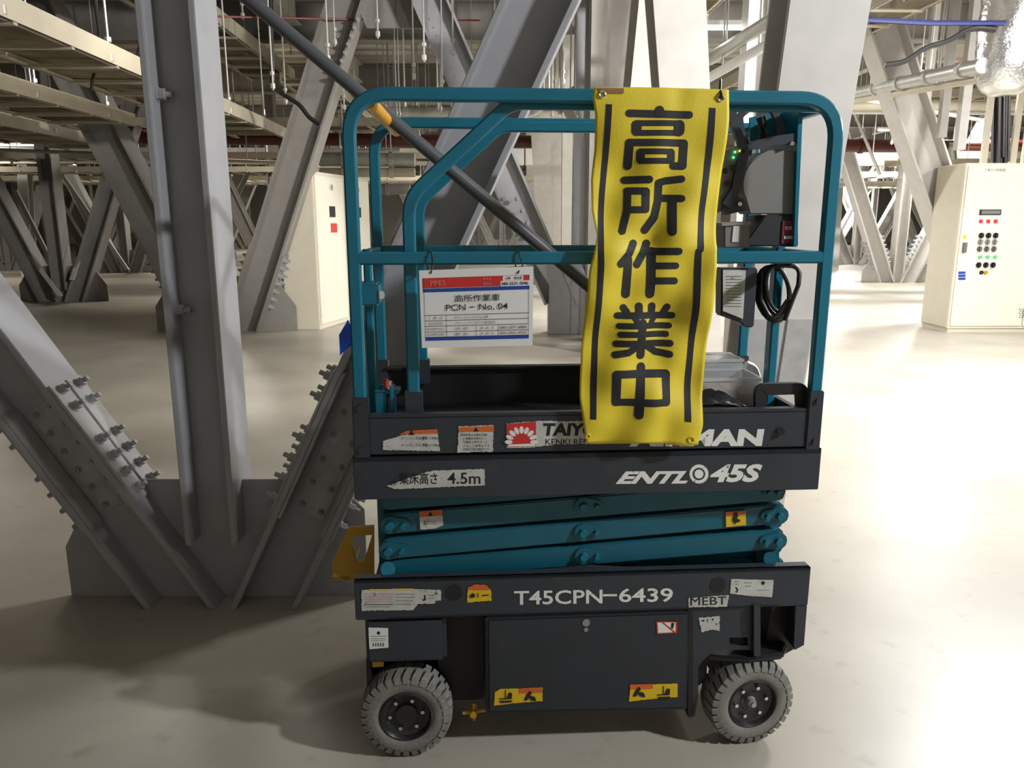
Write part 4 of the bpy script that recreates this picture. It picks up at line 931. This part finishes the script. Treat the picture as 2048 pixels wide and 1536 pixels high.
# pale girder right below the main
a, b = D(-80, 312, 23), D(2130, 320, 24)
e = empty('pale_girder', (a.x, a.y, a.z), math.atan2(b.y-a.y, b.x-a.x), 'long white fireproofed girder below the red fire main', 'girder'); ln = math.hypot(b.x-a.x, b.y-a.y)
for i in range(14): MB().box((i*ln/14+.02, -.15, -.22), ((i+1)*ln/14-.02, .15, .24)).build('casing_panel', CREAM, e, bevel=.01)
def rod(p, z0, z1, r=.012, m_=GALV):
    return MB().cyl(V(0, 0, z0), V(0, 0, z1), r, 6)
HANG = {}
def hanger(x, y, z0, lab='thin galvanised hanger rod with nuts under the ceiling', grp='hanger rods', r=.012):
    k = (round(z0, 1), r)
    if k not in HANG:
        m = MB(); m.cyl(V(0, 0, z0), V(0, 0, CZ), r, 6); m.cyl(V(0, 0, z0+.02), V(0, 0, z0+.08), r*2.6, 6); m.cyl(V(0, 0, z0+.18), V(0, 0, z0+.22), r*2.6, 6)
        o = m.build('hanger_rod', GALV, None, loc=(x, y, 0)); HANG[k] = o
    else:
        o = HANG[k].copy(); C.objects.link(o); o.location = (x, y, 0)
    tag(o, lab, 'hanger', grp); return o
def tray(p0, p1, wd, hh, label, group=None, m_=BEIGE, under=BEIGED, rungs=True, name='cable_tray', step=.8):
    """ladder tray from p0 to p1 (centre line): side rails, underside sheet, rungs, cables"""
    p0, p1 = Vector(p0), Vector(p1); ln = (p1-p0).length; ang = math.atan2(p1.y-p0.y, p1.x-p0.x)
    e = empty(name, p0, ang, label, 'cable tray', group)
    for s_ in (-1, 1):
        m = MB(); y0 = s_*wd/2; m.box((0, y0-.015, 0), (ln, y0+.015, hh)); m.box((0, y0-(.06 if s_ > 0 else 0), 0), (ln, y0+(.06 if s_ < 0 else 0), .015)); m.box((0, y0-(.06 if s_ > 0 else 0), hh-.015), (ln, y0+(.06 if s_ < 0 else 0), hh)); m.build('side_rail', m_, e)
    if under: 
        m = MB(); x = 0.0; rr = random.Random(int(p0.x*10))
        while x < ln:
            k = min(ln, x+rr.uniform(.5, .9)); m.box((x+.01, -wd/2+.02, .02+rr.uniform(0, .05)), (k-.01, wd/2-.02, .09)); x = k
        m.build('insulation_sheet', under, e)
    if rungs:
        m = MB(); x = .1
        while x < ln: m.box((x, -wd/2, -.02), (x+.05, wd/2, .015)); x += step
        o = m.build('rung', m_, e); o['kind'] = 'stuff'
    return e
# big trays on the left, running away from the camera
AX = V(-.0407, 1, 0)
def run(x, z, y0, y1, wd, hh, label, **k):
    return tray(V(x, 0, z)+AX*y0, V(x, 0, z)+AX*y1, wd, hh, label, **k)
run(-3.75, 3.08, 4.2, 13.8, .85, .17, 'widest beige cable tray with brown lagged underside at the upper left')
run(-5.45, 3.02, 4.6, 11.6, .98, .17, 'second beige cable tray at the upper left, just below the widest')
run(-7.15, 2.98, 5.4, 15.0, 1.1, .17, 'third beige cable tray, lowest of those at the far upper left')
run(-9.6, 3.5, 8.0, 19.0, 1.3, .22, 'fourth beige cable tray, higher and farther left than the others')
run(-4.3, 4.55, 9.0, 17.0, .9, .22, 'narrow beige cable tray just right of the nearest column')
run(-3.0, 4.0, 14.0, 22.0, .8, .18, 'short beige cable tray above the ivory locker on the left')
run(5.4, 4.35, 9.0, 22.0, .7, .2, 'pale cable tray rising at the upper right over the steel brace', under=None)
run(2.9, 4.5, 8.2, 20.0, .6, .2, 'pale cable tray seen between the upright and the big brace', under=None)
# cross trays
ct = [(-13, -1.2, 19.5, 3.15, .9), (-16, -3.5, 23.0, 3.05, 1.0), (-18, 2.5, 27.5, 3.05, 1.0), (-20, 3, 33, 3.2, 1.0), (1.2, 3.4, 16.5, 2.92, .6), (.6, 3.2, 19.5, 2.82, .6), (9.5, 17, 20.0, 3.05, .7), (9.0, 20, 23.5, 2.95, .8), (8, 22, 28, 2.9, .9), (6.0, 24, 34, 3.1, 1.0), (-14, -2.4, 16.5, 3.55, .9), (6, 17, 17.0, 4.2, .6)]
for i, (x0, x1, yy, z, wd) in enumerate(ct):
    side = 'left' if x1 < 0 else ('middle' if x1 < 4 else 'right')
    tray(V(x0, yy, z), V(x1, yy, z), wd, .15, 'beige cable tray crossing the %s of the hall, %s of its row' % ({'left': 'left side', 'middle': 'middle', 'right': 'right side'}[side], ('nearest', 'second nearest', 'third nearest', 'fourth nearest', 'fifth nearest', 'farthest')[sorted(q[2] for q in ct if ('left' if q[1] < 0 else ('middle' if q[1] < 4 else 'right')) == side).index(yy)]), group='crossing trays, '+side if i else None, under=BEIGED if side == 'left' else None, step=.5)
# rods
rr = random.Random(11)
hl = []
for x, z_ in ((-3.33, 3.08), (-4.18, 3.08), (-4.96, 3.02), (-5.94, 3.02), (-6.6, 2.98), (-7.7, 2.98)):
    for yy in (5.8, 7.4, 9.1, 10.8, 12.5):
        if yy < 11.5 or z_ != 3.02: hl.append((x-.0407*yy, yy, z_))
for x in (-4.7, -3.9): 
    for yy in (9.5, 12, 14.5): hl.append((x, yy, 4.55))
for x0, x1, yy, z, wd in ct:
    x = x0+.5
    while x < x1: hl += [(x, yy-wd/2, z), (x, yy+wd/2, z)]; x += 1.6
for x, yy, z in hl: hanger(x, yy, z)
for i in range(26): hanger(rr.uniform(-3.2, -.2), rr.uniform(10, 17), rr.choice((3.3, 3.6, 3.9)))
for i in range(22): hanger(rr.uniform(.3, 3.4), rr.uniform(10, 18), rr.choice((3.2, 3.6, 4.0)))
for i in range(16): hanger(rr.uniform(6, 12), rr.uniform(12, 20), rr.choice((3.2, 3.6, 4.0)))
# galvanised pipes and conduits at the upper right
pipe(D(1690, 190, 14), D(1966, 131, 9.5), .085, GALV, 'large galvanised pipe with clamps running past the foil duct', flanges=5, name='service_pipe')
pipe(D(1690, 205, 14), D(1966, 157, 9.8), .05, BEIGE, 'slim beige pipe just below the large galvanised pipe', name='service_pipe')
pipe(D(1760, 146, 13), D(1900, 147, 13), .05, GALV, 'upper of two straight galvanised pipes behind the clamps', name='service_pipe')
pipe(D(1760, 163, 13), D(1990, 160, 13), .06, GALV, 'lower of two straight galvanised pipes behind the clamps', name='service_pipe')
pipe(D(1690, 212, 16), D(2060, 212, 16), .09, BEIGE, 'thick beige pipe crossing above the red fire main on the right', name='service_pipe')
pipe(D(1690, 224, 17), D(2060, 226, 17), .045, WHITE, 'thin white pipe crossing above the red fire main on the right', name='service_pipe')
pipe(D(1420, 118, 9), D(1560, 30, 8), .07, GALV, 'short galvanised pipe sloping behind the slim column', name='service_pipe')
pipe(D(1410, 160, 9), D(1560, 75, 8), .05, WHITE, 'short white pipe sloping behind the slim column', name='service_pipe')
for i, (px, yt, yb, dd, r) in enumerate(((1882, 40, 275, 12, .055), (1918, 60, 300, 11.5, .06), (1845, 235, 275, 13, .05))):
    a, b = D(px, yb, dd), D(px+8, yt, dd); o = MB().box((-r, -r, 0), (r, r, CZ-a.z)).build('strut_post', STEELFAR, None, loc=tuple(a)); tag(o, ['left of the two grey strut posts hanging beside the foil duct', 'right of the two grey strut posts hanging beside the foil duct', 'short bright strut stub above the fire main'][i], 'post')
for i, (x0, y0, x1, y1, dd) in enumerate(((1700, 196, 1960, 240, 15), (1700, 205, 1760, 350, 18), (960, 225, 1170, 225, 15), (640, 300, 800, 300, 17), (430, 320, 690, 330, 17), (0, 300, 280, 310, 15), (960, 210, 1130, 190, 14))):
    pipe(D(x0, y0, dd), D(x1, y1, dd), .035, [BEIGE, GALV][i % 2], 'thin conduit among the trays in the middle distance', group='thin conduits in the distance', name='conduit', n=8)
# pipes seen through the guardrail
for i, (x0, y0, x1, y1, dd, r, m_) in enumerate(((745, 225, 1010, 225, 15, .10, GALV), (640, 318, 830, 320, 16, .13, GALV), (640, 345, 830, 345, 16, .09, BEIGE), (640, 380, 820, 378, 17, .11, STEELDK), (1040, 235, 1150, 180, 12, .06, GALV), (1110, 190, 1150, 240, 11, .06, BEIGE))):
    pipe(D(x0, y0, dd), D(x1, y1, dd), r, m_, 'pipe seen between the guardrail bars in the middle distance', group='pipes seen through the guardrail', name='service_pipe', flanges=2)
# blue cable bundle and black cable bundle, upper right
def bundle(pts, r, k, m_, name, label, spread=.02):
    e = empty(name, pts[0], 0, label, 'cables'); b0 = Vector(pts[0]); r_ = random.Random(len(pts))
    for i in range(k):
        o = V(r_.uniform(-spread, spread), r_.uniform(-spread, spread), r_.uniform(-spread, spread))
        MB().tube(fillet([Vector(p)-b0+o for p in pts], .5, 4), r, 6).build('cable', m_, e, smooth=True)
    return e
bundle([D(1500, 36, 9), D(1745, 40, 9), D(1860, 46, 9), D(2010, 46, 9)], .014, 6, BLUEC, 'blue_cable_bundle', 'bundle of blue cables strung across the upper right', .03)
bundle([D(1770, 131, 9), D(1810, 126, 9), D(1850, 95, 9), D(1895, 85, 9), D(1940, 55, 9), D(1990, 60, 9)], .02, 5, CABLE, 'black_cable_bundle', 'drooping bundle of black cables left of the foil duct', .025)
bundle([D(430, 32, 11), D(700, 38, 12), D(960, 40, 13)], .010, 2, REDC, 'red_cable', 'thin red cable strung across the top left of the lift', .01)
o = MB().tube(fillet([D(185, -40, 8), D(198, 60, 8), D(200, 110, 8), D(185, 160, 8), D(183, 180, 8)], .3), .017, 8).build('hanging_cable', CABLE, None, smooth=True); tag(o, 'black cable hanging down left of the nearest column', 'cable')
o = MB().tube(fillet([D(540, -60, 11), D(545, 170, 11), D(560, 185, 11), D(600, 210, 11), D(618, 235, 11), D(640, 250, 11)], .3), .03, 8).build('hanging_cable', CABLE, None, smooth=True); tag(o, 'black cable loop above the ivory locker', 'cable')
# ================================================================ FOIL DUCT AND CONTROL CABINET (right)
p = D(2030, 0, 9.6); pb2 = D(2030, 190, 9.6)
m = MB(); n = 28; rings = []
zs = [CZ, 5.0, 4.6, 4.3, 4.0, 3.75, 3.5, pb2.z+.22, pb2.z+.08, pb2.z]
for z in [CZ-.06*k for k in range(int((CZ-pb2.z)/.06))]+[pb2.z+.05, pb2.z]:
    k = min(1, max(0, (z-pb2.z)/.28)); rings.append((z, .34*(.45+.55*math.sqrt(k)) if k < 1 else .34))
for i, (z, r) in enumerate(rings):
    for j in range(n): q = r*(1+.05*math.sin(j*2.1+i*1.7)*math.sin(i*.9+j)); m.v.append((q*math.cos(2*PI*j/n), q*math.sin(2*PI*j/n), z-rings[0][0]))
for i in range(len(rings)-1):
    for j in range(n): m.f.append([i*n+j, i*n+(j+1) % n, (i+1)*n+(j+1) % n, (i+1)*n+j])
m.f.append([(len(rings)-1)*n+j for j in range(n)])
o = m.build('foil_duct', FOIL, None, smooth=True, loc=(p.x, 9.6, CZ)); tag(o, 'fat vertical duct wrapped in crumpled silver foil at the top right', 'duct')
CD = G(1893, 665)
e = empty('control_cabinet', (CD.x, CD.y, 0), .02, 'tall ivory control cabinet with rows of knobs at the right', 'cabinet')
topz = D(1932, 326, CD.y).z
MB().box((0, 0, .06), (2.6, .75, topz)).build('body', IVORY, e, bevel=.008); MB().box((.02, .02, 0), (2.58, .73, .06)).build('plinth', IVORYD, e)
dw = 1.13
for i in range(2): MB().box((.03+i*dw, -.018, .10), (.01+(i+1)*dw, 0, topz-.04)).build('door', IVORY, e, bevel=.004)
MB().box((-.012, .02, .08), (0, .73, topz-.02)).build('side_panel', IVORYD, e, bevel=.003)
def cf(px, py): q = D(px, py, CD.y-.02); return q.x-CD.x, q.z
def cbox(x0, y0, x1, y1, m_, name, d=.012):
    a, z1 = cf(x0, y0); b, z0 = cf(x1, y1); return MB().box((a, -.018-d, z0), (b, -.018, z1)).build(name, m_, e)
cbox(1960, 419, 2002, 430, INK, 'display_frame'); cbox(1963, 421, 2000, 428, GREYP, 'display', .016)
for i in range(3):
    cbox(1959+i*15, 439, 1965+i*15, 446, RED, 'red_indicator'); cbox(1958+i*15, 511, 1964+i*15, 517, LEDG if 0 else mat('green_button%d' % i, (.1, .5, .2), .4), 'green_indicator')
for j, yy in enumerate((471, 484, 498, 530)):
    for i in range(3):
        x, z = cf(1963+i*14.5-j*1.8, yy); k = MB(); k.cyl((x, -.018, z), (x, -.03, z), .042, 12); k.box((x-.012, -.06, z-.035), (x+.012, -.03, z+.035)); k.build('selector_knob', [INK, STEELDK, INKG, INK][j], e)
for x_, mm in ((1963, INK), (1972, YPAINT)): x, z = cf(x_, 545); MB().cyl((x, -.018, z), (x, -.035, z), .03, 10).build('push_button', mm, e)
cbox(1926, 485, 1931, 505, INKG, 'door_handle', .03); cbox(1927, 470, 1932, 478, SYEL, 'warning_label', .002)
for i in range(3): cbox(1917, 543+i*6, 1931, 548+i*6, BLUE, 'blue_label', .002)
for j in range(5):
    for i in range(4): cbox(2040+i*5+(j % 2)*2, 618+j*4, 2042.5+i*5+(j % 2)*2, 620+j*4, INKG, 'vent_slot', .002)
a, z1 = cf(1969, 337); b, z0 = cf(2012, 343)
text_mb(MB(), '工場ガス制御盤', lambda s, t: V(a+(b-a)*s, -.0195, z0+(z1-z0)*t)).build('lettering', INKG, e)
def cabp(px, py, dd=.35): return D(px, py, CD.y+dd)
bundle([cabp(1999, 327), cabp(2000, 250), cabp(2001, 190), cabp(2003, 150)], .022, 18, CABLE, 'black_cable_bundle', 'thick bundle of black cables entering the top of the control cabinet', .10)
for i, (px, lab) in enumerate(((1968, 'left'), (2026, 'middle'), (2050, 'right'))):
    q = cabp(px, 327, .3); o = MB().prism([V(-.045, 0, 0), V(.045, 0, 0), V(.045, .05, 0), V(-.045, .05, 0)], (0, 0, CZ-q.z)).build('cable_riser_channel', BEIGE, None, loc=tuple(q)); tag(o, lab+'most beige riser channel standing on top of the control cabinet', 'channel')
# ivory locker behind the lift, left
A1, A2, A3 = G(640, 660), G(690, 625), G(592, 657)
topz = D(625, 342, A1.y).z
e = empty('ivory_locker', (A1.x, A1.y, 0), 0, 'tall ivory locker standing on the floor left of the lift', 'cabinet')
x2 = A2.x-A1.x; y2 = A2.y-A1.y; x3 = A3.x-A1.x-.12; 
x2, y2 = .45, 2.2
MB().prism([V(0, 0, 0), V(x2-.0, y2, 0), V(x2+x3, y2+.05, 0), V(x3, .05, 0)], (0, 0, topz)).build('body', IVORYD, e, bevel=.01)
fd = V(x2, y2, 0).normalized(); fn = V(fd.y, -fd.x, 0); fl = math.hypot(x2, y2)
def lf(s, z, o=0): return fd*(s*fl)+fn*o+V(0, 0, z)
for i in range(2): MB().prism([lf(i*.5+.02, .08), lf(i*.5+.48, .08), lf(i*.5+.48, topz-.06), lf(i*.5+.02, topz-.06)], fn*.02).build('door', IVORY, e, bevel=.004)
for s_ in (.26, .74):
    MB().cyl(lf(s_, topz-.22, .02), lf(s_, topz-.22, .05), .05, 12).build('round_lamp', CHROME, e); MB().prism([lf(s_-.03, topz*.72, .02), lf(s_+.06, topz*.72, .02), lf(s_+.06, topz*.79, .02), lf(s_-.03, topz*.79, .02)], fn*.01).build('meter_window', INK, e)
MB().prism([lf(.24, topz*.62, .02), lf(.34, topz*.62, .02), lf(.34, topz*.68, .02), lf(.24, topz*.68, .02)], fn*.008).build('red_label', RED, e)
# ---- lamps that can be seen glowing through the steelwork
for i, (px, py, dd) in enumerate(((40, 292, 24), (120, 330, 30), (760, 245, 22), (1100, 255, 24), (1800, 262, 22), (560, 445, 50), (1490, 60, 9))):
    q = D(px, py, dd); e = empty('lamp_batten', q, 0, 'bare white lamp batten glowing among the steelwork', 'lamp', 'lamp battens')
    MB().box((-.62, -.05, .04), (.62, .05, .09)).build('housing', WHITE, e); MB().cyl((-.6, 0, .02), (.6, 0, .02), .022, 8).build('tube', LAMPM, e)
    for k in (-.5, .5): MB().cyl((k, 0, .09), (k, 0, CZ-q.z), .006, 6).build('hanger_rod', GALV, e)
